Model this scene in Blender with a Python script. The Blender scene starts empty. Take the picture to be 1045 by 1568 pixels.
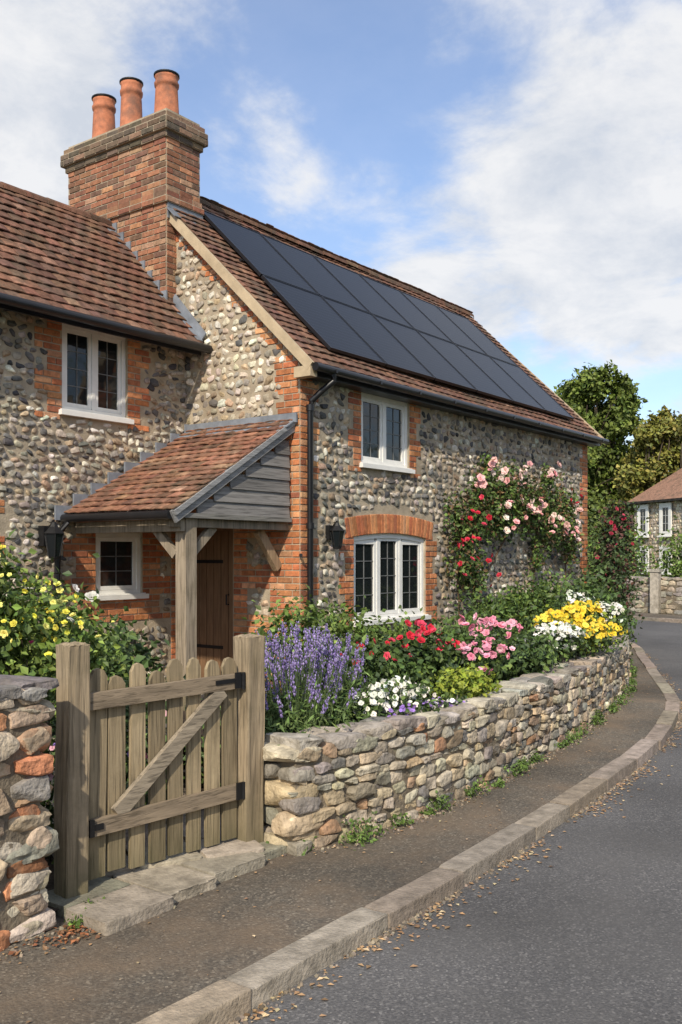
import bpy, math, random
import numpy as np
from mathutils import Vector
rng=np.random.default_rng(7); random.seed(7)
A=lambda *a: np.array(a,dtype=float)
X_=A(1,0,0);Y_=A(0,1,0);Z_=A(0,0,1)
scene=bpy.context.scene
# ---------------------------------------------------------------- helpers
class MB:
    def __init__(s): s.V=[];s.F=[];s.C=[];s.M=[];s.n=0
    def add(s,V,F,col=(1,1,1),mi=0):
        V=np.asarray(V,float).reshape(-1,3);F=np.asarray(F,int)
        C=np.asarray(col,float)
        if C.ndim==1: C=np.tile(C,(len(V),1))
        s.V.append(V);s.C.append(C);s.F.append(F+s.n);s.M.append(np.full(len(F),mi));s.n+=len(V)
    def inst(s,tpl,T,P,cols,mi=0):
        V,F=tpl;N=len(P)
        if N==0:return
        W=np.einsum('nij,kj->nki',T,V)+P[:,None,:]
        k=len(V)
        FF=(F[None]+(np.arange(N)*k)[:,None,None]).reshape(-1,F.shape[1])
        C=np.repeat(np.asarray(cols,float),k,axis=0)
        s.add(W.reshape(-1,3),FF,C,mi)
    def build(s,name,mats,parent=None,smooth=False,sharp=None):
        me=bpy.data.meshes.new(name)
        V=np.concatenate(s.V);C=np.concatenate(s.C)
        loops=np.concatenate([f.ravel() for f in s.F])
        tot=np.concatenate([np.full(len(f),f.shape[1]) for f in s.F])
        st=np.concatenate([[0],np.cumsum(tot)[:-1]])
        me.vertices.add(len(V));me.vertices.foreach_set('co',V.ravel().astype(np.float32))
        me.loops.add(len(loops));me.loops.foreach_set('vertex_index',loops.astype(np.int32))
        me.polygons.add(len(tot));me.polygons.foreach_set('loop_start',st.astype(np.int32))
        me.polygons.foreach_set('material_index',np.concatenate(s.M).astype(np.int32))
        me.polygons.foreach_set('use_smooth',np.full(len(tot),smooth))
        me.update(calc_edges=True)
        if sharp:
            try: me.set_sharp_from_angle(angle=math.radians(sharp))
            except Exception as ex: print('sharp',ex)
        ca=me.color_attributes.new('Col','FLOAT_COLOR','POINT')
        ca.data.foreach_set('color',np.concatenate([C,np.ones((len(C),1))],1).ravel().astype(np.float32))
        if not isinstance(mats,(list,tuple)): mats=[mats]
        for m in mats: me.materials.append(m)
        ob=bpy.data.objects.new(name,me);scene.collection.objects.link(ob)
        if parent: ob.parent=parent
        return ob
def empty(name,loc=(0,0,0)):
    e=bpy.data.objects.new(name,None);e.empty_display_size=.2;scene.collection.objects.link(e);return e
def norm(v): v=np.asarray(v,float);return v/np.linalg.norm(v)
BOXF=np.array([[0,1,3,2],[4,6,7,5],[0,4,5,1],[2,3,7,6],[0,2,6,4],[1,5,7,3]])
BOXV=np.array([[x,y,z] for x in(-1,1) for y in(-1,1) for z in(-1,1)],float)
def box(mb,c,h,col=(1,1,1),mi=0,R=None):
    V=BOXV*np.asarray(h,float)
    if R is not None: V=V@np.asarray(R,float).T
    mb.add(V+np.asarray(c,float),BOXF,col,mi)
def box2(mb,a,b,col=(1,1,1),mi=0):
    a=np.array(a,float);b=np.array(b,float);box(mb,(a+b)/2,(b-a)/2,col,mi)
def beam(mb,p,q,w,t,up=Z_,col=(1,1,1),mi=0,jit=0):
    p=np.array(p,float);q=np.array(q,float);d=q-p;L=np.linalg.norm(d);d/=L
    s=norm(np.cross(d,up));u=np.cross(s,d)
    R=np.stack([d,s,u],1);box(mb,(p+q)/2,(L/2,w/2,t/2),col,mi,R)
def cubegrid(n,pos=None):
    if pos is None: pos=np.linspace(-1,1,n+1)
    idx={};V=[];F=[]
    def vid(i,j,k):
        if (i,j,k) not in idx: idx[(i,j,k)]=len(V);V.append([pos[i],pos[j],pos[k]])
        return idx[(i,j,k)]
    for ax in range(3):
        for sd in (0,n):
            for a in range(n):
                for b in range(n):
                    q=[]
                    for (da,db) in ((0,0),(1,0),(1,1),(0,1)):
                        c=[0,0,0];c[ax]=sd;c[(ax+1)%3]=a+da;c[(ax+2)%3]=b+db;q.append(vid(*c))
                    if sd==0:q=q[::-1]
                    F.append(q)
    return np.array(V,float),np.array(F)
def rocks(n,cnt,k,amp,cuts=0,cd=(.75,1.1),rough=0):
    out=[]
    for _ in range(cnt):
        V,F=cubegrid(n)
        r=np.linalg.norm(V,axis=1,keepdims=True)
        S=V/r; p=k
        se=(np.abs(S)**p).sum(1,keepdims=True)**(-1/p)
        W=S*se
        D=0
        for o in range(4):
            f=rng.normal(size=(3,3))*(1.3+o*.9);ph=rng.uniform(0,6,3)
            D=D+np.sin(W@f.T+ph)/(1+o*.6)
        W=W*(1+amp*D.mean(1,keepdims=True))+amp*.35*D
        for _c in range(cuts):
            nn_=norm(rng.normal(size=3)*A(1,1,.6));d=rng.uniform(*cd)
            ex=np.maximum(0,W@nn_-d);W=W-ex[:,None]*nn_
        if rough: W=W+rng.normal(0,rough,W.shape)
        W/=np.abs(W).max(0)
        out.append((W,F))
    return out
FLINT=rocks(3,18,3.8,.18,5,(.62,1.0),.03)
ROCK=rocks(8,20,14.0,.055,12,(.92,1.30),.014)
bp=np.array([-1,-.9,.9,1.])
_b=cubegrid(3,bp)
def _bev(V,e=.05):
    V=V.copy();m=(np.abs(V)>.99).sum(1)
    V[m==2]*=1-e*.6;V[m==3]*=1-e;return V
BRICK=(_bev(_b[0]),_b[1])
def frameM(U,V,N): return np.stack([U,V,N],1)
def place(mb,tpls,fr,uv,sz,dep,cols,rot=0,nj=0,tilt=0,mi=0,noff=0):
    O,U,V,N=fr;B=frameM(U,V,N);n=len(uv)
    if n==0:return
    th=rng.uniform(-rot,rot,n)
    R=np.zeros((n,3,3));c=np.cos(th);s=np.sin(th)
    R[:,0,0]=c;R[:,0,1]=-s;R[:,1,0]=s;R[:,1,1]=c;R[:,2,2]=1
    if tilt:
        a=rng.uniform(-tilt,tilt,n);b=rng.uniform(-tilt,tilt,n)
        R2=np.tile(np.eye(3),(n,1,1));R2[:,0,2]=a;R2[:,2,0]=-a;R2[:,1,2]=b;R2[:,2,1]=-b
        R=R2@R
    T=B[None]@R@(np.eye(3)[None]*(np.column_stack([sz,dep])/2)[:,None,:])
    off=(rng.uniform(-nj,nj,n) if nj else np.zeros(n))+noff
    P=O+uv[:,:1]*U+uv[:,1:2]*V+off[:,None]*N
    k=rng.integers(0,len(tpls),n)
    for i in range(len(tpls)):
        m=k==i
        if m.any(): mb.inst(tpls[i],T[m],P[m],cols[m],mi)
def courses(W,H,hr,wr,jit=.0,overlap=0):
    uv=[];sz=[];z=0
    while z<H:
        h=rng.uniform(*hr);u=-rng.uniform(0,wr[1])
        while u<W:
            w=rng.uniform(*wr)
            uv.append((u+w/2+rng.uniform(-jit,jit),z+h/2+rng.uniform(-jit,jit)));sz.append((w+overlap,h*rng.uniform(.8,1.15)+overlap));u+=w
        z+=h
    return np.array(uv),np.array(sz)
def pick(pal,w,n,var=.12):
    pal=np.array(pal,float);w=np.array(w,float);w/=w.sum()
    c=pal[rng.choice(len(pal),n,p=w)]
    return np.clip(c*(1+rng.normal(0,var,(n,1)))*(1+rng.normal(0,.03,(n,3))),.005,.9)
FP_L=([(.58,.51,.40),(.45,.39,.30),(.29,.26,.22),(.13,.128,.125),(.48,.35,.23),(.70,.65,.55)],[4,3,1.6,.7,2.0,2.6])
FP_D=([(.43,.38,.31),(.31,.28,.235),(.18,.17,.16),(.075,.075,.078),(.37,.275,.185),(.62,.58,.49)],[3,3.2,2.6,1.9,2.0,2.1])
def flint(mb,fr,W,H,keep,pal,hr=(.07,.115),wr=(.075,.175)):
    uv,sz=courses(W,H,hr,wr,.017,-.007)
    m=keep(uv[:,0],uv[:,1]);uv=uv[m];sz=sz[m]
    place(mb,FLINT,fr,uv,sz,rng.uniform(.055,.08,len(uv)),pick(*pal,len(uv),.18),rot=.45,nj=.008,tilt=.22,noff=-.009)
BR=([(.51,.19,.08),(.56,.245,.11),(.43,.145,.065),(.33,.115,.06),(.57,.30,.16)],[4,3,2.2,1.0,1.2])
BRD=([(.31,.135,.078),(.38,.18,.10),(.25,.105,.065),(.17,.095,.065),(.41,.25,.155)],[3,3,2.5,1.8,1.4])
def bricks(mb,fr,z0,z1,spans,pal=BR,rh=.075,proud=.010,dep=.05,L=.225):
    uv=[];sz=[];r=0;z=z0
    while z+rh*.6<=z1:
        for (ua,ub) in spans(r,z+rh/2):
            u=ua-(L/2 if r%2 else 0)
            while u<ub-.002:
                a=max(u,ua);b=min(u+L,ub)
                if b-a>.035:
                    uv.append(((a+b)/2,z+rh/2));sz.append((b-a-.014,rh-.015))
                u+=L
        z+=rh;r+=1
    uv=np.array(uv);sz=np.array(sz);n=len(uv)
    fr2=(fr[0]+fr[3]*(proud-dep/2),)+fr[1:]
    place(mb,[BRICK],fr2,uv,sz,np.full(n,dep),pick(*pal,n,.14),rot=.012,nj=.003)
def wall_holes(mb,fr,u0,u1,v0,v1,holes,rev=.12,col=(1,1,1),mi=0):
    O,U,V,N=fr
    us=sorted({u0,u1,*[h[0] for h in holes],*[h[1] for h in holes]});vs=sorted({v0,v1,*[h[2] for h in holes],*[h[3] for h in holes]})
    P=lambda u,v,n=0:O+u*U+v*V+n*N
    for a,b in zip(us,us[1:]):
        for c,d in zip(vs,vs[1:]):
            if any(h[0]<=(a+b)/2<=h[1] and h[2]<=(c+d)/2<=h[3] for h in holes): continue
            mb.add([P(a,c),P(b,c),P(b,d),P(a,d)],[[0,1,2,3]],col,mi)
    for h in holes:
        c=[(h[0],h[2]),(h[1],h[2]),(h[1],h[3]),(h[0],h[3])]
        for i in range(4):
            p,q=c[i],c[(i+1)%4]
            mb.add([P(*p),P(*q),P(*q,-rev),P(*p,-rev)],[[0,1,2,3]],col,mi)
def tube(mb,pts,rad,sides=8,col=(1,1,1),mi=0,cap=True):
    pts=np.array(pts,float);n=len(pts)
    rad=np.full(n,rad) if np.isscalar(rad) else np.array(rad)
    V=[]
    for i in range(n):
        d=norm(pts[min(i+1,n-1)]-pts[max(i-1,0)])
        a=norm(np.cross(d,A(.31,.17,.93) if abs(d[2])<.9 else X_));b=np.cross(d,a)
        for k in range(sides):
            t=2*math.pi*k/sides;V.append(pts[i]+rad[i]*(math.cos(t)*a+math.sin(t)*b))
    F=[[i*sides+k,i*sides+(k+1)%sides,(i+1)*sides+(k+1)%sides,(i+1)*sides+k] for i in range(n-1) for k in range(sides)]
    mb.add(V,F,col,mi)
    if cap:
        for i in (0,n-1): mb.add(V[i*sides:(i+1)*sides],[list(range(sides))],col,mi)
def lathe(mb,c,prof,sides=20,col=(1,1,1),mi=0):
    c=np.array(c,float);V=[]
    for (r,z) in prof:
        for k in range(sides):
            t=2*math.pi*k/sides;V.append(c+A(r*math.cos(t),r*math.sin(t),z))
    F=[[i*sides+k,i*sides+(k+1)%sides,(i+1)*sides+(k+1)%sides,(i+1)*sides+k] for i in range(len(prof)-1) for k in range(sides)]
    mb.add(V,F,col,mi)
def catmull(P,step=.25):
    P=np.array(P,float);out=[]
    Q=np.vstack([2*P[0]-P[1],P,2*P[-1]-P[-2]])
    for i in range(1,len(Q)-2):
        p0,p1,p2,p3=Q[i-1:i+3];n=max(2,int(np.linalg.norm(p2-p1)/step))
        for t in np.arange(n)/n:
            out.append(.5*((2*p1)+(-p0+p2)*t+(2*p0-5*p1+4*p2-p3)*t*t+(-p0+3*p1-3*p2+p3)*t**3))
    out.append(P[-1]);return np.array(out)
def normals2(P):
    d=np.gradient(P,axis=0);d/=np.linalg.norm(d,axis=1,keepdims=True)
    return d,np.column_stack([d[:,1],-d[:,0]])
# ---------------------------------------------------------------- materials
def newmat(name):
    m=bpy.data.materials.new(name);m.use_nodes=True;nt=m.node_tree
    return m,nt,nt.nodes['Principled BSDF']
def mat(name,col=None,attr=False,rough=.85,nscale=8,nvar=.25,bump=.3,bscale=60,bdist=.01,spec=.3,tint=None,tscale=1.5,tamt=0,metal=0,stretch=None,grain=0,zmoss=None,gmin=.55):
    m,nt,b=newmat(name);N=nt.nodes;L=nt.links
    tc=N.new('ShaderNodeTexCoord');src=tc.outputs['Object']
    if stretch:
        mp=N.new('ShaderNodeMapping');mp.inputs['Scale'].default_value=stretch;L.new(src,mp.inputs[0]);src=mp.outputs[0]
    if attr:
        a=N.new('ShaderNodeAttribute');a.attribute_name='Col';base=a.outputs['Color']
    else:
        r=N.new('ShaderNodeRGB');r.outputs[0].default_value=(*col,1);base=r.outputs[0]
    n=N.new('ShaderNodeTexNoise');n.inputs['Scale'].default_value=nscale;n.inputs['Detail'].default_value=6;n.inputs['Roughness'].default_value=.65;L.new(src,n.inputs['Vector'])
    mr=N.new('ShaderNodeMapRange');mr.inputs[1].default_value=.3;mr.inputs[2].default_value=.7;mr.inputs[3].default_value=1-nvar;mr.inputs[4].default_value=1+nvar;L.new(n.outputs[0],mr.inputs[0])
    vm=N.new('ShaderNodeVectorMath');vm.operation='SCALE';L.new(base,vm.inputs[0]);L.new(mr.outputs[0],vm.inputs['Scale'])
    out=vm.outputs[0];hsrc=None
    if grain:
        ng=N.new('ShaderNodeTexNoise');ng.inputs['Scale'].default_value=grain;ng.inputs['Detail'].default_value=3;ng.inputs['Roughness'].default_value=.5;L.new(src,ng.inputs['Vector'])
        mg=N.new('ShaderNodeMapRange');mg.inputs[1].default_value=.34;mg.inputs[2].default_value=.48;mg.inputs[3].default_value=gmin;mg.inputs[4].default_value=1;L.new(ng.outputs[0],mg.inputs[0])
        v2=N.new('ShaderNodeVectorMath');v2.operation='SCALE';L.new(out,v2.inputs[0]);L.new(mg.outputs[0],v2.inputs['Scale']);out=v2.outputs[0];hsrc=mg.outputs[0]
    if tint:
        n2=N.new('ShaderNodeTexNoise');n2.inputs['Scale'].default_value=tscale;n2.inputs['Detail'].default_value=7;n2.inputs['Roughness'].default_value=.7;L.new(tc.outputs['Object'],n2.inputs['Vector'])
        m2=N.new('ShaderNodeMapRange');m2.inputs[1].default_value=.48;m2.inputs[2].default_value=.66;m2.inputs[3].default_value=0;m2.inputs[4].default_value=tamt;L.new(n2.outputs[0],m2.inputs[0])
        mx=N.new('ShaderNodeMix');mx.data_type='RGBA';L.new(m2.outputs[0],mx.inputs[0]);L.new(out,mx.inputs[6]);mx.inputs[7].default_value=(*tint,1);out=mx.outputs[2]
    if zmoss:
        sx=N.new('ShaderNodeSeparateXYZ');L.new(tc.outputs['Object'],sx.inputs[0])
        mz=N.new('ShaderNodeMapRange');mz.inputs[1].default_value=zmoss[0];mz.inputs[2].default_value=0;mz.inputs[3].default_value=0;mz.inputs[4].default_value=zmoss[1];L.new(sx.outputs[2],mz.inputs[0])
        ml=N.new('ShaderNodeMath');ml.operation='MULTIPLY';L.new(mz.outputs[0],ml.inputs[0]);L.new(mr.outputs[0],ml.inputs[1]);ml.use_clamp=True
        mx=N.new('ShaderNodeMix');mx.data_type='RGBA';L.new(ml.outputs[0],mx.inputs[0]);L.new(out,mx.inputs[6]);mx.inputs[7].default_value=(*zmoss[2],1);out=mx.outputs[2]
    L.new(out,b.inputs['Base Color'])
    b.inputs['Roughness'].default_value=rough;b.inputs['Specular IOR Level'].default_value=spec;b.inputs['Metallic'].default_value=metal
    if bump:
        n3=N.new('ShaderNodeTexNoise');n3.inputs['Scale'].default_value=bscale;n3.inputs['Detail'].default_value=5;L.new(src,n3.inputs['Vector'])
        h=n3.outputs[0]
        if hsrc is not None:
            ad=N.new('ShaderNodeMath');ad.operation='MULTIPLY_ADD';L.new(hsrc,ad.inputs[0]);ad.inputs[1].default_value=.8;L.new(h,ad.inputs[2]);h=ad.outputs[0]
        bp=N.new('ShaderNodeBump');bp.inputs['Strength'].default_value=bump;bp.inputs['Distance'].default_value=bdist;L.new(h,bp.inputs['Height']);L.new(bp.outputs[0],b.inputs['Normal'])
    return m
M_flint=mat('flint_stone',attr=True,rough=.75,nscale=28,nvar=.42,bump=.6,bscale=45,tint=(.17,.14,.105),tscale=1.3,tamt=.35)
M_mortar=mat('lime_mortar',(.42,.35,.255),rough=.95,nscale=6,nvar=.25,bump=.7,bscale=60,tint=(.24,.195,.14),tscale=1.3,tamt=.6)
M_wmortar=mat('wall_core_mortar',(.20,.165,.12),rough=.95,nscale=9,nvar=.35,bump=.8,bscale=40,bdist=.02)
M_brick=mat('clay_brick',attr=True,rough=.9,nscale=18,nvar=.35,bump=.6,bscale=70,tint=(.18,.12,.08),tscale=2.2,tamt=.35)
M_tile=mat('clay_roof_tile',attr=True,rough=.9,nscale=14,nvar=.45,bump=.6,bscale=60,tint=(.085,.072,.048),tscale=3.2,tamt=.7)
M_rock=mat('rubble_stone',attr=True,rough=.92,nscale=11,nvar=.45,bump=.9,bscale=34,bdist=.018,tint=(.18,.155,.115),tscale=6,tamt=.6)
M_oak=mat('weathered_oak',attr=True,rough=.85,nscale=3,nvar=.32,bump=.45,bscale=14,bdist=.005,stretch=(11,11,.5),grain=7,tint=(.14,.115,.065),tscale=4,tamt=.45,zmoss=(.35,.6,(.06,.065,.025)))
M_oakh=mat('weathered_oak_boards',attr=True,rough=.85,nscale=3,nvar=.32,bump=.4,bscale=14,bdist=.005,stretch=(.5,11,11),grain=7)
M_white=mat('white_paint',(.80,.79,.75),rough=.45,nscale=5,nvar=.08,bump=.1)
M_cream=mat('cream_bargeboard',(.48,.38,.25),rough=.7,nscale=5,nvar=.2,bump=.2)
M_lead=mat('lead_flashing',(.20,.22,.25),rough=.6,nscale=5,nvar=.3,bump=.3,bscale=15,spec=.4)
M_black=mat('black_gutter',(.012,.012,.014),rough=.35,nscale=5,nvar=.2,bump=0,spec=.5)
M_iron=mat('black_iron',(.012,.012,.013),rough=.5,nscale=9,nvar=.3,bump=.3)
M_terra=mat('terracotta',(.45,.17,.09),rough=.8,nscale=9,nvar=.3,bump=.3,tint=(.14,.09,.07),tscale=4,tamt=.7)
M_leaf=mat('foliage_leaf',attr=True,rough=.55,nscale=3,nvar=.2,bump=0,spec=.35)
M_petal=mat('petal',attr=True,rough=.7,nscale=30,nvar=.08,bump=0,spec=.2)
M_bark=mat('bark',(.09,.07,.05),rough=.95,nscale=6,nvar=.3,bump=.5,bscale=20)
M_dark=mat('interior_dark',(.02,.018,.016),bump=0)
M_door=mat('oak_door',(.19,.11,.06),rough=.6,nscale=5,nvar=.3,bump=.3,stretch=(6,6,.6))
M_soil=mat('soil',(.07,.05,.035),rough=.95,nscale=5,nvar=.4,bump=.8,bscale=25,bdist=.03)
M_kerb=mat('kerb_stone',attr=True,rough=.9,nscale=12,nvar=.35,bump=.8,bscale=60,tint=(.14,.12,.09),tscale=3.5,tamt=.6)
M_grass=mat('grass',(.06,.085,.025),rough=.9,nscale=2,nvar=.35,bump=.8,bscale=30,bdist=.03)
def speckle(name,c1,c2,rough=.9,patch=None,pamt=.5,ps=1.0,fine=170,lo=.8,hi=1.2):
    m,nt,b=newmat(name);N=nt.nodes;L=nt.links
    tc=N.new('ShaderNodeTexCoord');O=tc.outputs['Object']
    v=N.new('ShaderNodeTexVoronoi');v.inputs['Scale'].default_value=fine;L.new(O,v.inputs['Vector'])
    r=N.new('ShaderNodeValToRGB');r.color_ramp.elements[0].color=(*c1,1);r.color_ramp.elements[1].color=(*c2,1);r.color_ramp.elements[0].position=.25
    e=r.color_ramp.elements.new(.9);e.color=(*[(a*1.2+bb*.8)/2 for a,bb in zip(c1,c2)],1)
    sp=N.new('ShaderNodeSeparateColor');L.new(v.outputs['Color'],sp.inputs[0]);L.new(sp.outputs[0],r.inputs[0])
    n=N.new('ShaderNodeTexNoise');n.inputs['Scale'].default_value=ps;n.inputs['Detail'].default_value=9;n.inputs['Roughness'].default_value=.7;L.new(O,n.inputs['Vector'])
    mr=N.new('ShaderNodeMapRange');mr.inputs[1].default_value=.42;mr.inputs[2].default_value=.66;mr.inputs[3].default_value=0;mr.inputs[4].default_value=pamt;L.new(n.outputs[0],mr.inputs[0])
    mx=N.new('ShaderNodeMix');mx.data_type='RGBA';L.new(mr.outputs[0],mx.inputs[0]);L.new(r.outputs[0],mx.inputs[6]);mx.inputs[7].default_value=(*patch,1)
    n2=N.new('ShaderNodeTexNoise');n2.inputs['Scale'].default_value=.7;n2.inputs['Detail'].default_value=5;L.new(O,n2.inputs['Vector'])
    mr2=N.new('ShaderNodeMapRange');mr2.inputs[1].default_value=.3;mr2.inputs[2].default_value=.7;mr2.inputs[3].default_value=lo;mr2.inputs[4].default_value=hi;L.new(n2.outputs[0],mr2.inputs[0])
    vm=N.new('ShaderNodeVectorMath');vm.operation='SCALE';L.new(mx.outputs[2],vm.inputs[0]);L.new(mr2.outputs[0],vm.inputs['Scale'])
    L.new(vm.outputs[0],b.inputs['Base Color']);b.inputs['Roughness'].default_value=rough;b.inputs['Specular IOR Level'].default_value=.3
    n3=N.new('ShaderNodeTexNoise');n3.inputs['Scale'].default_value=90;n3.inputs['Detail'].default_value=4;L.new(O,n3.inputs['Vector'])
    bp=N.new('ShaderNodeBump');bp.inputs['Strength'].default_value=.8;bp.inputs['Distance'].default_value=.008;L.new(n3.outputs[0],bp.inputs['Height']);L.new(bp.outputs[0],b.inputs['Normal'])
    return m
M_road=speckle('asphalt_road',(.085,.083,.083),(.22,.21,.20),patch=(.12,.115,.11),pamt=.6,ps=1.3,fine=110,lo=.76,hi=1.22)
M_pave=speckle('asphalt_pavement',(.09,.078,.063),(.26,.225,.175),patch=(.19,.14,.095),pamt=.75,ps=1.9,fine=95,lo=.62,hi=1.35)
M_glass,_nt,_b=newmat('window_glass');_b.inputs['Base Color'].default_value=(.012,.015,.017,1);_b.inputs['Roughness'].default_value=.06;_b.inputs['Specular IOR Level'].default_value=.5
_n=_nt.nodes.new('ShaderNodeTexNoise');_n.inputs['Scale'].default_value=3;_bb=_nt.nodes.new('ShaderNodeBump');_bb.inputs['Strength'].default_value=.12;_bb.inputs['Distance'].default_value=.05
_tc=_nt.nodes.new('ShaderNodeTexCoord');_nt.links.new(_tc.outputs['Object'],_n.inputs['Vector']);_nt.links.new(_n.outputs[0],_bb.inputs['Height']);_nt.links.new(_bb.outputs[0],_b.inputs['Normal'])
M_pv,_nt,_b=newmat('solar_cells');N=_nt.nodes;L=_nt.links
_tc=N.new('ShaderNodeTexCoord');_s=N.new('ShaderNodeSeparateXYZ');L.new(_tc.outputs['Object'],_s.inputs[0])
def gl(sock,per,wid):
    a=N.new('ShaderNodeMath');a.operation='DIVIDE';a.inputs[1].default_value=per;L.new(sock,a.inputs[0])
    f=N.new('ShaderNodeMath');f.operation='FRACT';L.new(a.outputs[0],f.inputs[0])
    c=N.new('ShaderNodeMath');c.operation='LESS_THAN';c.inputs[1].default_value=wid;L.new(f.outputs[0],c.inputs[0]);return c.outputs[0]
g1=gl(_s.outputs[0],.05,.16);g2=gl(_s.outputs[1],.06,.12)
mxx=N.new('ShaderNodeMath');mxx.operation='MAXIMUM';L.new(g1,mxx.inputs[0]);L.new(g2,mxx.inputs[1])
cm=N.new('ShaderNodeMix');cm.data_type='RGBA';cm.inputs[6].default_value=(.004,.005,.009,1);cm.inputs[7].default_value=(.035,.04,.05,1);L.new(mxx.outputs[0],cm.inputs[0]);L.new(cm.outputs[2],_b.inputs['Base Color'])
_b.inputs['Roughness'].default_value=.28;_b.inputs['Specular IOR Level'].default_value=.08
# ---------------------------------------------------------------- house
house=empty('flint_cottage')
FX0,FX1,FY=8.38,16.83,6.80;EZ=3.78
RY,RZ=9.35,6.42
fF=(A(0,FY,0),X_,Z_,-Y_)
fG=(A(FX0,0,0),Y_,Z_,-X_)
fL=(A(0,8.64,0),X_,Z_,-Y_)
LEZ=4.25
def blk(z,a,b,h=.225): return a if int(z/h)%2==0 else b
mort=MB();flt=MB();brk=MB()
UW=(9.58,10.69,2.74,3.63);LW=(9.42,11.10,.78,1.90)
wall_holes(mort,fF,FX0,FX1,-.1,EZ,[UW,LW])
arch=lambda u:1.825+.055*(1-((u-10.26)/.84)**2)
def f_sp(r,z):
    s=[(FX0,FX0+blk(z,.24,.36)),(FX1-blk(z,.36,.24),FX1)]
    if UW[2]-.1<z<EZ-.05:
        w=blk(z,.17,.28);s+=[(UW[0]-w,UW[0]),(UW[1],UW[1]+w)]
        if z>UW[3]+.01: s[-2:]=[(UW[0]-w,UW[1]+w)]
    if LW[2]-.08<z<1.86:
        w=blk(z,.18,.3);s+=[(LW[0]-w,LW[0]),(LW[1],LW[1]+w)]
    return s
bricks(brk,fF,0,EZ-.02,f_sp)
def f_keep(u,v):
    k=(u>FX0+.05)&(u<FX1-.05)&(v<EZ-.03)
    b=((v/.225).astype(int)%2==0)
    k&=~(u<FX0+np.where(b,.24,.36)+.02);k&=~(u>FX1-np.where(b,.36,.24)-.02)
    w=np.where(b,.17,.28)+.04;k&=~((u>UW[0]-w)&(u<UW[1]+w)&(v>UW[2]-.10))
    w=np.where(b,.18,.3)+.04;k&=~((u>LW[0]-w)&(u<LW[1]+w)&(v>LW[2]-.10)&(v<1.9))
    k&=~((np.abs(u-10.26)<1.10)&(v>=1.85)&(v<2.19-.11*((u-10.26)/1.0)**2+.02))
    return k
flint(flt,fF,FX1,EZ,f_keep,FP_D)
n=27;uvs=np.linspace(LW[0]-.10,LW[1]+.10,n);ang=-(uvs-10.26)*.26
for i,u in enumerate(uvs):
    th=ang[i];d=A(-math.sin(th),0,math.cos(th));s=A(math.cos(th),0,math.sin(th))
    base=A(u,FY,arch(np.clip(u,LW[0]-.1,LW[1]+.1)))
    c=base+d*.125+A(0,.012,0)
    T=np.stack([s*.031,d*.122,-Y_*.028],1)
    brk.inst(BRICK,T[None],c[None],pick(*BR,1))
us=np.linspace(LW[0]-.0,LW[1]+.0,12)
for a,b in zip(us,us[1:]):
    mort.add([(a,FY-.001,arch(a)),(b,FY-.001,arch(b)),(b,FY-.001,1.97),(a,FY-.001,1.97)],[[0,1,2,3]])
    mort.add([(a,FY-.001,arch(a)),(b,FY-.001,arch(b)),(b,FY+.12,arch(b)),(a,FY+.12,arch(a))],[[0,1,2,3]])
GB=2*RY-FY
DO=(7.84,8.58,0,1.98)
wall_holes(mort,fG,FY,GB,-.1,EZ,[DO],rev=.15)
mort.add([(FX0,FY,EZ),(FX0,GB,EZ),(FX0,RY,RZ-.08)],[[0,1,2]])
def g_sp(r,z):
    w=blk(z,.36,.24) if z>3.1 else 1.04
    if z<3.1: w=.6 if z>2.1 else (1.04 if (int(z/.3)%2==0) else .45)
    s=[(FY,min(FY+w,7.82))]
    if z<2.05: s.append((7.60,7.83))
    elif z<2.3: s=[(FY,8.6)]
    if z>EZ-.3:
        y0=FY+max(0,(z-EZ)/(RZ-.1-EZ)*(RY-FY))+.02
        s=[(y0,y0+blk(z,.2,.1))] if z>EZ+.1 else [(y0,y0+.36)]
    return s
bricks(brk,fG,0,6.0,g_sp)
def g_keep(u,v):
    b=((v/.225).astype(int)%2==0)
    k=(u>FY)&(u<8.8)&(v<EZ+(u-FY)*(RZ-EZ)/(RY-FY)-.16)
    w=np.where(v>3.0,np.where(b,.36,.24),np.where(v>2.1,.6,np.where((v/.3).astype(int)%2==0,1.1,.48)))
    k&=~((u<FY+w+.03)&(v<EZ))
    k&=~((v<2.33)&(u>7.57))&~((v<2.33)&(v>1.98))
    return k
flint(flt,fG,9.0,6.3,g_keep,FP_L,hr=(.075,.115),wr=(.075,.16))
mort.add([(FX1,FY,-.1),(FX1,GB,-.1),(FX1,GB,EZ),(FX1,FY,EZ)],[[0,1,2,3]]);mort.add([(FX1,FY,EZ),(FX1,GB,EZ),(FX1,RY,RZ-.08)],[[0,1,2]])
mort.add([(FX0,GB,-.1),(FX1,GB,-.1),(FX1,GB,EZ),(FX0,GB,EZ)],[[0,1,2,3]])
fR=(A(FX1,0,0),Y_,Z_,X_)
bricks(brk,fR,0,EZ-.1,lambda r,z:[(FY,FY+blk(z,.24,.36))])
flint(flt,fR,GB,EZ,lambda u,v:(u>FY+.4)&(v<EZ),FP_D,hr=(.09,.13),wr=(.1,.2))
WLx=(6.51,7.43,3.19,4.17);WS=(6.97,7.66,1.14,1.86);LX0=2.2
wall_holes(mort,fL,LX0,FX0,-.1,LEZ+.1,[WLx,WS])
mort.add([(LX0,8.64,-.1),(LX0,11.2,-.1),(LX0,11.2,LEZ),(LX0,9.92,6.0),(LX0,8.64,LEZ)],[[0,1,2,3,4]])
mort.add([(LX0,11.2,-.1),(FX0,11.2,-.1),(FX0,11.2,LEZ),(LX0,11.2,LEZ)],[[0,1,2,3]])
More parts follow.
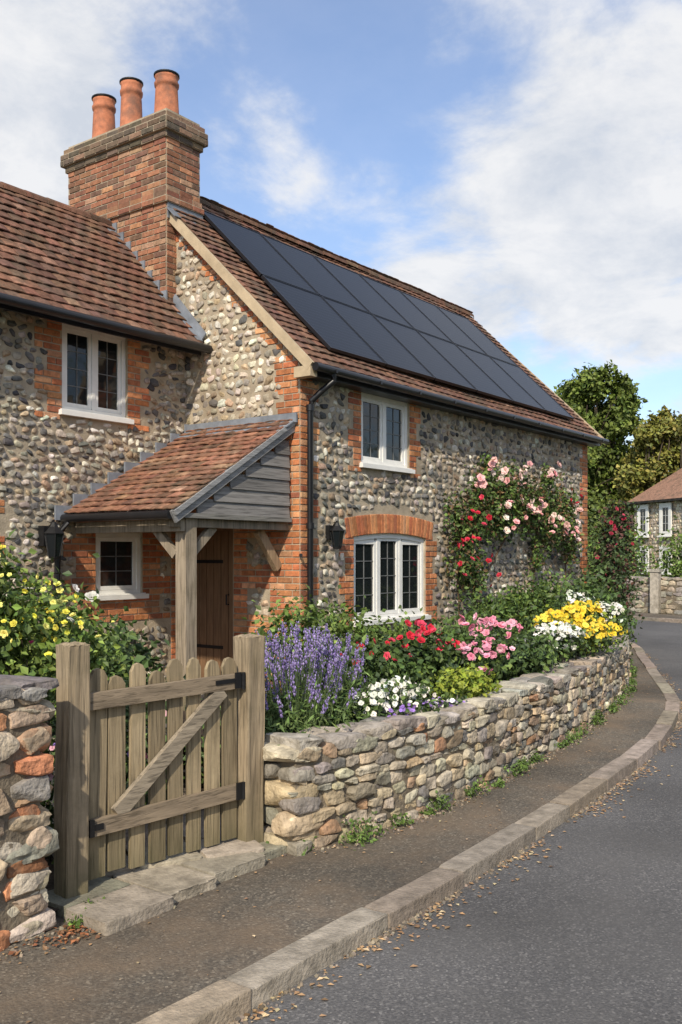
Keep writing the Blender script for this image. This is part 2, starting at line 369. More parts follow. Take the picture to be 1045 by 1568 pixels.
def l_sp(r,z):
    s=[]
    if WLx[2]-.08<z<WLx[3]:
        w=blk(z,.2,.36);s+=[(WLx[0]-w,WLx[0]),(WLx[1],WLx[1]+w)]
    if WS[2]-.35<z<2.02:
        w=blk(z,.28,.45)
        if z>WS[3] or z<WS[2]-.03: s+=[(WS[0]-w,WS[1]+w)]
        else: s+=[(WS[0]-w,WS[0]),(WS[1],WS[1]+w)]
    if z<2.0: s+=[(8.12,FX0-.02)]
    if 2.2>z>1.3: s+=[(5.35,5.35+blk(z,.3,.45))]
    return s
bricks(brk,fL,.3,LEZ,l_sp)
def l_keep(u,v):
    b=((v/.225).astype(int)%2==0)
    k=(u<FX0-.02)&(v<LEZ+.02)&(u>LX0)
    w=np.where(b,.2,.36)+.04;k&=~((u>WLx[0]-w)&(u<WLx[1]+w)&(v>WLx[2]-.1))
    w=np.where(b,.28,.45)+.04;k&=~((u>WS[0]-w)&(u<WS[1]+w)&(v>WS[2]-.38)&(v<2.05))
    k&=~((u>8.08)&(v<2.05));k&=~((u>5.3)&(u<5.82)&(v>1.25)&(v<2.2))
    return k
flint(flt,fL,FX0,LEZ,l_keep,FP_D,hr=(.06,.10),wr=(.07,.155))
# ---- chimney
CX0,CX1,CY0,CY1=8.215,8.80,8.82,10.76
box2(mort,(CX0,CY0,3.9),(CX1,CY1,6.9))
def chim(z0,z1,pr,pal):
    for fr,a,b in (((A(CX0-pr,0,0),Y_,Z_,-X_),CY0-pr,CY1+pr),((A(0,CY0-pr,0),X_,Z_,-Y_),CX0-pr,CX1+pr),((A(CX1+pr,0,0),Y_,Z_,X_),CY0-pr,CY1+pr),((A(0,CY1+pr,0),X_,Z_,Y_),CX0-pr,CX1+pr)):
        bricks(brk,fr,z0,z1,lambda r,z:[(a,b)],pal,proud=.01,dep=.045)
    if pr: box2(mort,(CX0-pr,CY0-pr,z0),(CX1+pr,CY1+pr,z1))
chim(4.3,6.02,0,BRD);chim(6.02,6.10,.04,BRD);chim(6.10,6.17,.02,BRD);chim(6.17,6.84,0,BRD)
CAP=([(.15,.105,.075),(.20,.14,.09),(.11,.09,.065),(.25,.16,.11)],[3,2,2,1])
chim(6.84,6.92,.03,CAP);chim(6.92,7.075,.075,CAP);chim(7.075,7.15,.045,CAP)
box2(mort,(CX0,CY0,7.15),(CX1,CY1,7.20))
pots=MB()
for (py,h,s) in ((9.12,.63,1.08),(9.80,.74,1.02),(10.36,.68,1.08)):
    lathe(pots,(8.5,py,7.15),[(.175*s,0),(.17*s,.10),(.15*s,.14),(.135*s,h*.72),(.13*s,h*.78),(.145*s,h*.80),(.15*s,h*.86),(.135*s,h*.89),(.135*s,h*.96),(.145*s,h),(.10*s,h),(.09,h*.7)])
    lathe(pots,(8.5,py,7.15),[(.14*s,h+.002),(.155*s,h+.01),(.155*s,h+.03),(.12*s,h+.045),(.085,h+.035),(.085,h-.1)],mi=1)
pots.build('chimney_pots',[M_terra,M_iron],house,True)
mort.build('wall_mortar',M_mortar,house)
flt.build('flint_facing',M_flint,house,True,45)
brk.build('brickwork',M_brick,house)
# ---- roofs
_tv=[];
for x,z in ((-1,-.1),(-.5,.3),(0,.5),(.5,.3),(1,-.1)):
    for y in (-1,1): _tv.append((x,y,z+.5));
for x,z in ((-1,-.1),(-.5,.3),(0,.5),(.5,.3),(1,-.1)):
    for y in (-1,1): _tv.append((x,y,z-.7))
_tf=[]
for i in range(4):
    a=2*i;_tf.append([a,a+2,a+3,a+1]);_tf.append([10+a,10+a+1,10+a+3,10+a+2]);_tf.append([a,10+a,10+a+2,a+2]);_tf.append([a+1,a+3,10+a+3,10+a+1])
_tf.append([0,1,11,10]);_tf.append([8,18,19,9])
TILE=(np.array(_tv,float),np.array(_tf))
TP=([(.19,.095,.062),(.165,.084,.057),(.215,.11,.07),(.14,.077,.055),(.25,.145,.095),(.17,.10,.07)],[4,3.5,2.5,1.6,.6,1.5])
TPP=([(.27,.13,.08),(.24,.115,.072),(.30,.155,.095),(.19,.10,.068),(.35,.21,.135)],[4,3,2,1.2,.8])
def roof(mb,O,U,V,Lu,Lv,g=.135,w=.165,th=.019,pal=TP,cut=None,dark=1):
    N=norm(np.cross(U,V));
    if N[2]<0:N=-N
    rows=int(Lv/g)+1;P=[];W=[]
    for r in range(rows):
        off=(w/2 if r%2 else 0)+rng.uniform(-.012,.012)
        u=-off
        while u<Lu:
            a=max(u,0);b=min(u+w,Lu)
            if b-a>.03: P.append(((a+b)/2,r*g+g*.75-.03));W.append(b-a-.004)
            u+=w
    P=np.array(P);W=np.array(W);n=len(P)
    t=th*1.6/(g*1.6)
    a=t+rng.normal(0,.014,n);s=rng.normal(0,.014,n)
    Vv=V[None]-N[None]*a[:,None]+U[None]*s[:,None];Nn=N[None]+V[None]*a[:,None]+U[None]*rng.normal(0,.03,(n,1));Uu=np.tile(U,(n,1))-s[:,None]*V
    T=np.stack([Uu*(W/2)[:,None],Vv*(g*.85),Nn*th*.5],2)
    wave=.014*np.sin(P[:,0]*1.1+1)+.009*np.sin(P[:,1]*2.3+P[:,0]*.7)
    C=O+P[:,:1]*U+(P[:,1:]+rng.normal(0,.004,(n,1)))*V+N*(th*1.7+wave+rng.normal(0,.002,n))[:,None]
    mb.inst(TILE,T,C,pick(*pal,n,.17)*dark)
rf=MB();sub=MB()
ey,ez=6.60,3.74
V1=norm(A(0,RY-ey,RZ-ez));S1=math.hypot(RY-ey,RZ-ez)
VX0=8.30
roof(rf,A(VX0,ey,ez),X_,V1,16.98-VX0,S1)
V2=V1*A(1,-1,1);roof(rf,A(VX0,2*RY-ey,ez),X_,V2,16.98-VX0,S1)
sub.add([(VX0+.01,ey+.03,ez),(16.95,ey+.03,ez),(16.95,RY,RZ-.03),(VX0+.01,RY,RZ-.03)],[[0,1,2,3]])
sub.add([(VX0+.01,2*RY-ey,ez),(16.95,2*RY-ey,ez),(16.95,RY,RZ-.03),(VX0+.01,RY,RZ-.03)],[[0,1,2,3]])
ly,lz,lry,lrz=8.32,4.17,9.92,5.93
V3=norm(A(0,lry-ly,lrz-lz));S3=math.hypot(lry-ly,lrz-lz)
roof(rf,A(LX0-.1,ly,lz),X_,V3,8.30-LX0+.1,S3,g=.15,w=.175,th=.022)
roof(rf,A(LX0-.1,2*lry-ly,lz),X_,V3*A(1,-1,1),8.30-LX0+.1,S3,g=.15,w=.175,th=.022)
sub.add([(LX0-.1,ly+.03,lz),(8.37,ly+.03,lz),(8.37,lry,lrz-.03),(LX0-.1,lry,lrz-.03)],[[0,1,2,3]])
sub.add([(LX0-.1,2*lry-ly,lz),(8.37,2*lry-ly,lz),(8.37,lry,lrz-.03),(LX0-.1,lry,lrz-.03)],[[0,1,2,3]])
def ridge(mb,x0,x1,y,z,r=.11):
    x=x0
    while x<x1:
        L_=min(.32,x1-x);c=pick(*TP,1)[0]*.8
        zz=z+rng.normal(0,.004);V=[];k=7
        for xx,rr in ((x,r),(x+L_-.008,r*.97)):
            for i in range(k):
                t=math.pi*i/(k-1);V.append((xx,y+rr*math.cos(t),zz+rr*math.sin(t)*.95-.03))
        V+= [(v[0],y+(v[1]-y)*.85,v[2]-.015) for v in V]
        F=[[i,i+1,k+i+1,k+i] for i in range(k-1)]+[[i,2*k+i,2*k+i+1,i+1] for i in range(k-1)]+[[k+i,k+i+1,3*k+i+1,3*k+i] for i in range(k-1)]
        mb.add(V,F,c);x+=L_
ridge(rf,CX1,16.98,RY,RZ+.02);ridge(rf,VX0,CX0,RY,RZ+.02)
ridge(rf,LX0-.1,8.22,lry,lrz+.02)
px0,pz0,pz1=6.55,2.03,3.12;PY0,PY1=6.86,8.62
VP=norm(A(FX0-px0,0,pz1-pz0));SP=math.hypot(FX0-px0,pz1-pz0)
roof(rf,A(px0,PY0,pz0),Y_,VP,PY1-PY0,SP,g=.125,w=.165,pal=TPP)
sub.add([(px0+.03,PY0+.02,pz0),(px0+.03,PY1,pz0),(FX0,PY1,pz1),(FX0,PY0+.02,pz1)],[[0,1,2,3]])
rf.build('roof_tiles',M_tile,house);sub.build('roof_underside',M_oak,house)
bg=MB()
beam(bg,(8.275,ey-.04,ez-.035),(8.275,RY,RZ-.045),.045,.11)
box2(bg,(8.255,6.55,3.60),(8.375,6.79,3.72))
beam(bg,(17.0,ey-.04,ez-.05),(17.0,RY,RZ-.06),.035,.13);beam(bg,(17.0,2*RY-ey,ez-.05),(17.0,RY,RZ-.06),.035,.13)
bg.build('bargeboards',M_cream,house)
gt=MB()
def gutter(p,q,r=.055): tube(gt,[p,q],r,10)
gutter((8.28,6.50,3.70),(17.02,6.50,3.70),.048);box2(gt,(8.38,6.60,3.62),(16.95,6.62,3.74));box2(gt,(8.38,6.62,3.62),(16.95,6.80,3.63))
gutter((LX0-.1,8.21,4.12),(8.36,8.21,4.12),.052);box2(gt,(LX0,8.33,4.06),(8.34,8.36,4.18));box2(gt,(LX0,8.33,4.18),(8.34,8.63,4.19))
gutter((6.48,6.9,2.0),(6.48,8.6,2.0),.045)
tube(gt,[(8.62,6.50,3.66),(8.62,6.50,3.58),(8.54,6.60,3.48),(8.49,6.72,3.36),(8.49,6.74,3.28),(8.49,6.74,.0)],.036,10)
for z in (3.25,1.9,.9): tube(gt,[(8.49,6.74,z),(8.49,6.74,z+.07)],.047,10)
for x in np.arange(8.6,17,.9): box2(gt,(x,6.445,3.67),(x+.03,6.61,3.71))
tube(gt,[(6.48,8.5,1.97),(6.40,8.56,1.8),(6.36,8.58,0)],.033,8)
tube(gt,[(8.36,6.78,1.60),(8.30,6.72,1.60)],.02,6)
gt.build('gutters_and_downpipe',M_black,house,True,40)
ld=MB()
box2(ld,(8.32,PY0-.05,3.11),(8.345,8.60,3.22));beam(ld,(8.24,PY0-.03,3.08),(8.24,8.6,3.08),.16,.012,up=norm(A(-.5,0,.86)))
for i in range(9):
    f=i/8.;x=px0-.15+f*(FX0-px0+.1);z=pz0-.05+f*(pz1-pz0)+.06
    box2(ld,(x-.02,8.575,z-.06),(x+.24,8.60,z+.10))
beam(ld,(8.335,ly-.02,lz+.09),(8.335,8.84,lz+.09+(8.84-ly)*V3[2]/V3[1]),.02,.16)
beam(ld,(8.28,ly-.02,lz+.05),(8.28,8.84,lz+.05+(8.84-ly)*V3[2]/V3[1]),.09,.03)
for i in range(9):
    y=8.80+i*.135;z=lz+(y-ly)*V3[2]/V3[1]+.06
    box2(ld,(8.185,y-.01,z-.05),(8.205,y+.16,z+.15))
box2(ld,(8.18,9.86,5.93),(8.20,10.02,6.10))
beam(ld,(8.13,8.78,lz+.07+(8.78-ly)*V3[2]/V3[1]),(8.13,9.92,lrz+.08),.14,.02)
zc=ez+(8.79-ey)*V1[2]/V1[1]
beam(ld,(CX0-.02,8.72,zc-.0),(CX1+.14,8.72,zc-.0),.20,.012,up=norm(A(0,-V1[2],V1[1])))
box2(ld,(CX0-.0,CY0-.03,zc-.05),(CX1+.03,CY0-.016,zc+.14))
beam(ld,(CX1+.05,8.78,zc+.05),(CX1+.05,RY,RZ+.07),.1,.02)
ld.build('lead_flashing',M_lead,house)
# ---- windows
win=MB();
def window(fr,u0,u1,v0,v1,nc,rec=.05,bars=(2,3),archf=None,f=.055,g=.044):
    O,U,V,N=fr;R=np.stack([U,V,N],1)
    def b(a,c,d,e,n0,n1,mi=0):
        box(win,O+(a+c)/2*U+(d+e)/2*V+(n0+n1)/2*N,(abs(c-a)/2,abs(e-d)/2,abs(n1-n0)/2),mi=mi,R=R)
    b(u0,u0+f,v0,v1,-rec-.05,-rec+.02);b(u1-f,u1,v0,v1,-rec-.05,-rec+.02);b(u0+f,u1-f,v0,v0+f,-rec-.05,-rec+.018)
    if archf is None: b(u0+f,u1-f,v1-f,v1,-rec-.05,-rec+.018)
    else:
        us=np.linspace(u0,u1,14)
        for a,c in zip(us,us[1:]):
            za,zc_=archf(a),archf(c)
            P=[O+a*U+(za-.06)*V,O+c*U+(zc_-.06)*V,O+c*U+(zc_+.01)*V,O+a*U+(za+.01)*V]
            Q=[p+N*(-rec+.022) for p in P]+[p+N*(-rec-.05) for p in P]
            win.add(Q,[[0,1,2,3],[7,6,5,4],[0,4,5,1],[3,2,6,7]])
    cw=(u1-u0-2*f)/nc
    for i in range(nc):
        a=u0+f+i*cw;c=a+cw
        if i: b(a-.022,a+.022,v0+f,(archf(a)-.05 if archf else v1-f),-rec-.04,-rec+.014)
        a+=.026 if i else .003;c-=.026 if i<nc-1 else .003
        lo,hi=v0+f+.003,(min(archf(a),archf(c))-.05 if archf else v1-f-.003)
        b(a,a+g,lo,hi,-rec-.03,-rec+.006);b(c-g,c,lo,hi,-rec-.03,-rec+.006);b(a+g,c-g,lo,lo+g,-rec-.03,-rec+.005);b(a+g,c-g,hi-g,hi+(.03 if archf else 0),-rec-.03,-rec+.005)
        t=rng.uniform(-.006,.006)
        P=[O+(a+g)*U+(lo+g)*V+(-rec-.016+t)*N,O+(c-g)*U+(lo+g)*V+(-rec-.016-t)*N,O+(c-g)*U+(hi-g)*V+(-rec-.016-t)*N,O+(a+g)*U+(hi-g)*V+(-rec-.016+t)*N]
        win.add(P,[[0,1,2,3]],mi=1)
        for k in range(1,bars[0]):
            uu=a+g+(c-a-2*g)*k/bars[0];b(uu-.005,uu+.005,lo+g,hi-g,-rec-.025,-rec-.008,2)
        for k in range(1,bars[1]+1):
            vv=lo+g+(hi-lo-2*g)*k/(bars[1]+1);b(a+g,c-g,vv-.005,vv+.005,-rec-.0245,-rec-.0085,2)
    b(u0-.05,u1+.05,v0-.055,v0-.0,-rec-.03,.065)
    b(u0-.03,u1+.03,v0,v0+.012,-rec-.03,.03)
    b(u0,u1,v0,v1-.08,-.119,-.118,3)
window(fF,*UW,2);window(fF,*LW,3,archf=arch);window(fL,*WLx,2);window(fL,*WS,1,bars=(2,2))
M_bar=mat('glazing_bar',(.16,.165,.165),rough=.6,bump=0)
win.build('windows',[M_white,M_glass,M_bar,M_dark],house)
dr=MB()
nb=6;w=(DO[1]-DO[0])/nb
for i in range(nb): box2(dr,(8.43,DO[0]+i*w+.004,.02),(8.46,DO[0]+(i+1)*w-.004,1.9+.0))
for y0,y1,z0,z1 in ((DO[0]-.0,DO[0]+.06,0,1.98),(DO[1]-.06,DO[1],0,1.98),(DO[0]+.06,DO[1]-.06,1.9,1.98)): box2(dr,(8.38,y0,z0),(8.428,y1,z1))
box2(dr,(8.47,DO[0],0),(8.48,DO[1],1.98),mi=1)
tube(dr,[(8.42,7.94,1.0),(8.37,7.94,1.0),(8.37,7.94,1.12),(8.42,7.94,1.12)],.01,6,mi=1)
for z in (.45,1.5): box2(dr,(8.424,8.05,z),(8.43,8.52,z+.04),mi=1)
dr.build('front_door',[M_door,M_iron],house)
pt=MB()
OKC=lambda :tuple(A(.30,.245,.18)*rng.uniform(.85,1.15))
box2(pt,(6.73,6.94,0),(6.88,7.09,1.99),OKC())
beam(pt,(6.60,7.02,1.95),(8.36,7.02,1.95),.13,.13,col=OKC())
beam(pt,(6.72,6.95,1.90),(6.72,8.60,1.90),.12,.12,col=OKC())
beam(pt,(6.88,7.02,1.62),(7.20,7.02,1.90),.06,.09,col=OKC())
beam(pt,(6.76,7.11,1.60),(6.76,7.42,1.88),.06,.09,col=OKC())
beam(pt,(8.34,7.10,1.45),(8.00,7.10,1.88),.07,.11,col=(.36,.26,.16))
beam(pt,(8.34,7.75,2.0),(8.34,7.02,2.0),.07,.1,col=OKC())
pt.build('porch_posts_and_beams',M_oak,house)
pc=MB()
for i in range(7):
    z=2.02+i*.145
    xa=px0+ (z+.10-pz0)/(pz1-pz0)*(FX0-px0)+.16
    xa=max(xa,6.72)
    if xa<8.3:
        c=tuple(A(.21,.20,.19)*rng.uniform(.7,1.2))
        beam(pc,(xa,6.925-.0,z+.075),(8.33,6.925,z+.075),.02,.165,up=norm(A(0,.13,1)),col=c)
beam(pc,(6.5,6.885,pz0-.055),(8.37,6.885,pz1-.03),.03,.13,col=(.27,.265,.26))
beam(pc,(6.5,6.86,pz0-.015),(8.37,6.86,pz1+.01),.03,.05,col=(.3,.3,.3))
beam(pc,(6.66,6.9,2.0),(8.34,6.9,2.0),.025,.05,col=(.22,.21,.19))
pc.build('porch_weatherboarding',M_oakh,house)
def lantern(parent,c,s=1,nm='wall_lantern'):
    m=MB();c=A(*c)
    box2(m,c+A(-.05,.02,-.02)*s,c+A(.05,.10,.16)*s)
    lathe(m,c+A(0,-.06,0)*s,[(.0,-.14*s),(.05*s,-.13*s),(.055*s,-.11*s)],6)
    lathe(m,c+A(0,-.06,0)*s,[(.05*s,-.11*s),(.085*s,.09*s)],6,mi=1)
    lathe(m,c+A(0,-.06,0)*s,[(.10*s,.09*s),(.04*s,.15*s),(.02*s,.19*s),(0,.2*s)],6)
    for k in range(6):
        t=2*math.pi*k/6;tube(m,[c+A(.052*math.cos(t),-.06+.052*math.sin(t),-.11)*s,c+A(.087*math.cos(t),-.06+.087*math.sin(t),.09)*s],.006*s,4)
    tube(m,[c+A(0,.04,.12)*s,c+A(0,-.06,.21)*s,c+A(0,-.06,.18)*s],.01*s,5)
    return m.build(nm,[M_iron,M_glass],parent)
lantern(house,(8.90,6.72,1.80),.95);lantern(house,(6.25,8.5,1.72),1.2)
# ---- solar panels
N1=norm(A(0,-V1[2],V1[1]))
zr=lambda y:ez+(y-ey)*V1[2]/V1[1]
PV=MB();cols_=6;pw=7.2/cols_;ph=(S1*.79)/2
Rm=np.stack([X_,V1,N1],1)
for r in range(2):
    for c in range(cols_):
        o=A(8.84+c*pw,6.80,zr(6.80))+V1*(r*ph)+N1*.11
        a=o+X_*.012+V1*.012;e=pw-.024;h=ph-.024
        cen=a+X_*e/2+V1*h/2
        box(PV,cen,(e/2-.012,h/2-.012,.016),mi=0,R=Rm)
        for (du,dv,hu,hv) in ((0,-h/2+.006,e/2,.006),(0,h/2-.006,e/2,.006),(-e/2+.006,0,.006,h/2-.012),(e/2-.006,0,.006,h/2-.012)):
            box(PV,cen+X_*du+V1*dv+N1*.002,(hu,hv,.02),mi=1,R=Rm)
for r in range(2):
    for f in (.25,.75):
        o=A(8.80,6.80,zr(6.80))+V1*((r+f)*ph)+N1*.07;beam(PV,o,o+X_*(7.28),.04,.03,up=N1,mi=1)
PV.build('solar_panels',[M_pv,M_black],house)
# ---------------------------------------------------------------- ground, road
RD_Z=-.075
near=catmull([(-30,2.4),(-8,2.38),(-3,2.36),(0,2.34),(2.76,2.34),(4.6,2.37),(6.1,2.46),(7.9,2.62),(9.4,2.9),(10.7,3.27),(12.9,4.2),(14.8,5.0),(16.9,5.95),(18.5,7.3),(19.8,9.5),(21,13),(22,18),(22.5,30)],.3)
dN,nN=normals2(near)
wd=np.interp(near[:,0],[0,12,18,21],[5.2,5.2,4.6,4.4])[:,None]
far=near+nN*wd
def sheet(name,a,b,za,zb,m,k=1,parent=None):
    mb=MB();V=[];n=len(a)
    for j in range(k+1):
        f=j/k
        V+= [(*(a[i]*(1-f)+b[i]*f),za*(1-f)+zb*f) for i in range(n)]
    F=[[j*n+i,j*n+i+1,(j+1)*n+i+1,(j+1)*n+i] for j in range(k) for i in range(n-1)]
    mb.add(V,F);return mb.build(name,m,parent)
gm=MB();gm.add([(-300,-300,-.16),(300,-300,-.16),(300,300,-.16),(-300,300,-.16)],[[0,1,2,3]]);gm.build('ground',M_grass)
sheet('road',near-nN*.05,far+nN*.05,RD_Z,RD_Z,M_road)
KERBT=[]
for _ in range(8):
    V,F=cubegrid(8,np.array([-1,-.96,-.6,-.2,.2,.6,.85,.96,1.]))
    V=V.copy();m=(np.abs(V)>.99).sum(1);V[m==2]*=.98;V[m==3]*=.96
    V=V+rng.normal(0,.006,V.shape)*A(.3,2.0,1.4)
    KERBT.append((V,F))
def kerbs(name,path,nn,sgn):
    mb=MB();s=np.concatenate([[0],np.cumsum(np.linalg.norm(np.diff(path,axis=0),axis=1))])
    t=0
    while t<s[-1]-1:
        L_=rng.uniform(.55,.95);m=t+L_/2
        p=A(np.interp(m,s,path[:,0]),np.interp(m,s,path[:,1]),0);q=A(np.interp(m+.1,s,path[:,0]),np.interp(m+.1,s,path[:,1]),0)
        d=norm(q-p);nr=A(d[1],-d[0],0)*sgn;d=norm(d+nr*rng.normal(0,.006))
        c=p-nr*.068+A(0,0,-.10+rng.normal(0,.004))+nr*rng.normal(0,.004)
        T=np.stack([d*(L_/2-.002),nr*.072,Z_*.108],1)
        mb.inst(KERBT[rng.integers(len(KERBT))],T[None],c[None],pick([(.31,.26,.205),(.35,.30,.24),(.26,.22,.175)],[1,1,1],1,.09));t+=L_
    return mb.build(name,M_kerb,None,True,40)
kerbs('kerb',near,nN,1);kerbs('kerb',far,nN,-1)
wallp=catmull([(3.93,3.20),(4.7,3.09),(5.5,3.08),(6.4,3.14),(8.48,3.42),(11.1,3.99),(13.4,4.85),(15.7,5.8)],.08)
pin=near.copy()-nN*1.2
for i,p in enumerate(near):
    if p[0]<=15.7: pin[i]=(p[0],3.6 if p[0]<4.2 else np.interp(p[0],wallp[:,0],wallp[:,1])+.15)
sheet('pavement',near-nN*.12,pin,-.004,.0,M_pave,2)
sheet('pavement',far+nN*.12,far+nN*1.6,-.004,0,M_pave,1)
gd=MB()
g_out=[(-30,3.5),(3.95,3.5)]+[(p[0],p[1]+.25) for p in wallp[::8]]+[(17.6,7.2),(18.6,9.5),(19.5,14),(20,30)]
vv=[(x,y,.03) for x,y in g_out]+[(-30,30,.03)]
gd.add(vv,[list(range(len(vv)))]);gd.build('garden_ground',M_soil)
dW,nW=normals2(wallp);bed=MB()
a=wallp-nW*.2;b=wallp-nW*1.9
V=[(*p,.42) for p in a]+[(*(p*.5+q*.5),.46) for p,q in zip(a,b)]+[(*p,.05) for p in b];n=len(a)
bed.add(V,[[j*n+i,j*n+i+1,(j+1)*n+i+1,(j+1)*n+i] for j in range(2) for i in range(n-1)]);bed.build('flower_bed_soil',M_soil)
pth=MB()
P=catmull([(3.3,3.5),(3.9,4.6),(5.2,6.3),(6.6,7.5),(8.3,8.1)],.3)
for i in range(len(P)-1):
    d=norm(P[i+1]-P[i]);nr=A(d[1],-d[0]);
    for j in (-1,0,1):
        c=A(*(P[i]+d*.15+nr*j*.34),.05);T=np.stack([A(*d,0)*.145,A(*nr,0)*.16,Z_*.02],1);pth.inst(BRICK,T[None],c[None],pick([(.36,.31,.24)],[1],1,.15))
pth.build('garden_path',M_kerb)
st=MB()
for (x0,x1,y0,y1,z) in ((2.60,3.0,3.16,3.44,.045),(3.01,3.32,3.2,3.62,.04),(3.33,3.70,3.22,3.62,.045),(3.71,4.0,3.26,3.5,.035),(2.62,3.0,3.45,3.7,.04)):
    c=A((x0+x1)/2,(y0+y1)/2,z/2-.01);T=np.diag([(x1-x0)/2-.004,(y1-y0)/2-.004,z/2+.02]);th=rng.normal(0,.03);T[:2,:2]=A([math.cos(th),-math.sin(th)],[math.sin(th),math.cos(th)])@T[:2,:2]
    st.inst(KERBT[rng.integers(8)],T[None],c[None],pick([(.29,.26,.20)],[1],1,.15))
st.build('stone_step',M_kerb,None,True,40)
# ---------------------------------------------------------------- garden wall
RP=([(.47,.375,.25),(.39,.335,.255),(.30,.275,.235),(.53,.46,.335),(.40,.28,.175),(.19,.18,.17),(.42,.24,.135),(.57,.51,.40)],[4,4,2.6,2.4,1.8,1.2,.4,1.4])
def rubble(name,path,heights,thick,hr=(.04,.105),wr=(.09,.24),core=True,pal=RP,cap=True,endcap=True,capw=(.16,.34),pwr=(.25,.65),capc=[(.37,.335,.28),(.45,.395,.31),(.30,.275,.24)]):
    mb=MB();s=np.concatenate([[0],np.cumsum(np.linalg.norm(np.diff(path,axis=0),axis=1))]);Lt=s[-1]
    d,nn=normals2(path)
    H=lambda t:np.interp(t,[0,Lt*.5,Lt],heights)
    def at(t,off,z):
        p=A(np.interp(t,s,path[:,0]),np.interp(t,s,path[:,1]),z);nx=A(np.interp(t,s,nn[:,0]),np.interp(t,s,nn[:,1]),0);nx=norm(nx)
        return p+nx*off,A(-nx[1],nx[0],0),nx
    for side in (0,1):
        t0=0
        while t0<Lt:
            pw_=rng.uniform(*pwr);pw_=min(pw_,Lt-t0) if Lt-t0-pw_>.15 else Lt-t0
            z=-.02;hh=H(t0+pw_/2)
            while z<hh-.02:
                h=min(rng.uniform(*hr),hh-z+.02)
                t=t0-rng.uniform(0,.06)
                while t<t0+pw_-.02:
                    w=rng.uniform(*wr)*(.65+h*4);w=min(w,t0+pw_-t+.05)
                    off=rng.normal(0,.009)-(.075 if side==0 else thick-.075)
                    c,tt,nx=at(np.clip(t+w/2,0,Lt),off,z+h/2+rng.normal(0,.004))
                    th=rng.normal(0,.055);tt2=tt*math.cos(th)+Z_*math.sin(th);zz=-tt*math.sin(th)+Z_*math.cos(th)
                    T=np.stack([tt2*(w/2-.001),zz*(h/2-.0005),nx*rng.uniform(.07,.09)],1)
                    if rng.random()<.5: T[:,0]*=-1
                    mb.inst(ROCK[rng.integers(len(ROCK))],T[None],c[None],pick(*pal,1,.18));t+=w
                z+=h
            t0+=pw_
    if cap:
        t=0
        while t<Lt:
            w=rng.uniform(*capw);split=rng.random()<.6
            for o,hw in (((.25,.27),(.76,.26)) if split else ((.5,.53),)):
                c,tt,nx=at(min(t+w/2,Lt),-thick*o,H(t)+.008+rng.normal(0,.012));th=rng.normal(0,.05)
                T=np.stack([(tt+Z_*th)*(w/2),Z_*rng.uniform(.028,.046),nx*(thick*hw)],1)
                mb.inst(ROCK[rng.integers(len(ROCK))],T[None],c[None],pick(capc,np.ones(len(capc)),1,.15))
            t+=w
    if endcap:
        for e in ((0,-1),(Lt,1)):
            z=0
            while z<H(e[0])-.03:
                h=min(rng.uniform(.09,.15),H(e[0])-z+.02)
                ed=[0,.45,1] if rng.random()<.3 else [0,1]
                for a,b in zip(ed,ed[1:]):
                    c,tt,nx=at(e[0],-thick*(a+b)/2,z+h/2)
                    T=np.stack([nx*(thick*(b-a)/2+.006),Z_*h/2*.99,tt*rng.uniform(.08,.15)],1);mb.inst(ROCK[rng.integers(len(ROCK))],T[None],(c-tt*e[1]*.05)[None],pick(*pal,1,.15))
                z+=h
    if core:
        n=len(path);a=path-nn*.022;b=path-nn*(thick-.022);hs=H(s)-.03
        V=[(*p,-.1) for p in a]+[(*p,h) for p,h in zip(a,hs)]+[(*p,h) for p,h in zip(b,hs)]+[(*p,-.1) for p in b]
        mb.add(V,[[j*n+i,j*n+i+1,(j+1)*n+i+1,(j+1)*n+i] for j in range(3) for i in range(n-1)]+[[0,n,2*n,3*n],[n-1,4*n-1,3*n-1,2*n-1]],(.2,.18,.15),1)
    return mb.build(name,[M_rock,M_wmortar],None,True,38)
rubble('stone_wall',wallp,(.55,.52,.45),.32)
lp=np.column_stack([np.linspace(-1.2,2.46,40),np.full(40,3.39)])
rubble('stone_wall',lp,(1.03,1.03,1.03),.34,hr=(.08,.125),wr=(.14,.23),pwr=(.4,.6),pal=([(.46,.36,.25),(.40,.34,.255),(.47,.21,.11),(.31,.285,.25),(.43,.28,.17),(.55,.48,.38)],[3.4,2.5,1.8,1.4,1.3,1.2]),capc=[(.22,.21,.19),(.28,.26,.23),(.17,.165,.155)])
# ---------------------------------------------------------------- gate
gate=empty('garden_gate')
GA=A(2.79,3.58,0);GB_=A(3.79,3.47,0);gd_=norm(GB_-GA);gn=A(gd_[1],-gd_[0],0)
def post(c,w,h,nm):
    V,F=cubegrid(10,np.array([-1,-.93,-.7,-.4,-.1,.1,.4,.7,.93,.975,1.]));V=V.copy()
    m=(np.abs(V[:,0])>.99)&(np.abs(V[:,1])>.99);V[m,:2]*=.95
    top=V[:,2]>.99
    V[top,2]-= .014*(np.maximum(np.abs(V[top,0]),np.abs(V[top,1]))>.9)+np.abs(rng.normal(0,.008,top.sum()))
    V=V*A(w/2,w/2,h/2);V[:,:2]+=rng.normal(0,.0012,(len(V),2));V[:,0]+=.006*np.sin(V[:,2]*4)
    R=np.stack([gd_,gn,Z_],1);V=V@R.T+c+A(0,0,h/2-.02)
    m_=MB();m_.add(V,F,(.32,.25,.165));return m_.build(nm,M_oak,gate,False)
post(GA-gd_*.035,.112,1.22,'gate_post_left')
post(GB_+gd_*.035,.122,1.19,'gate_post_right')
pk=MB();W_=np.linalg.norm(GB_-GA)-.065;base=GA+gd_*.03
npk=8;pw_=W_/npk
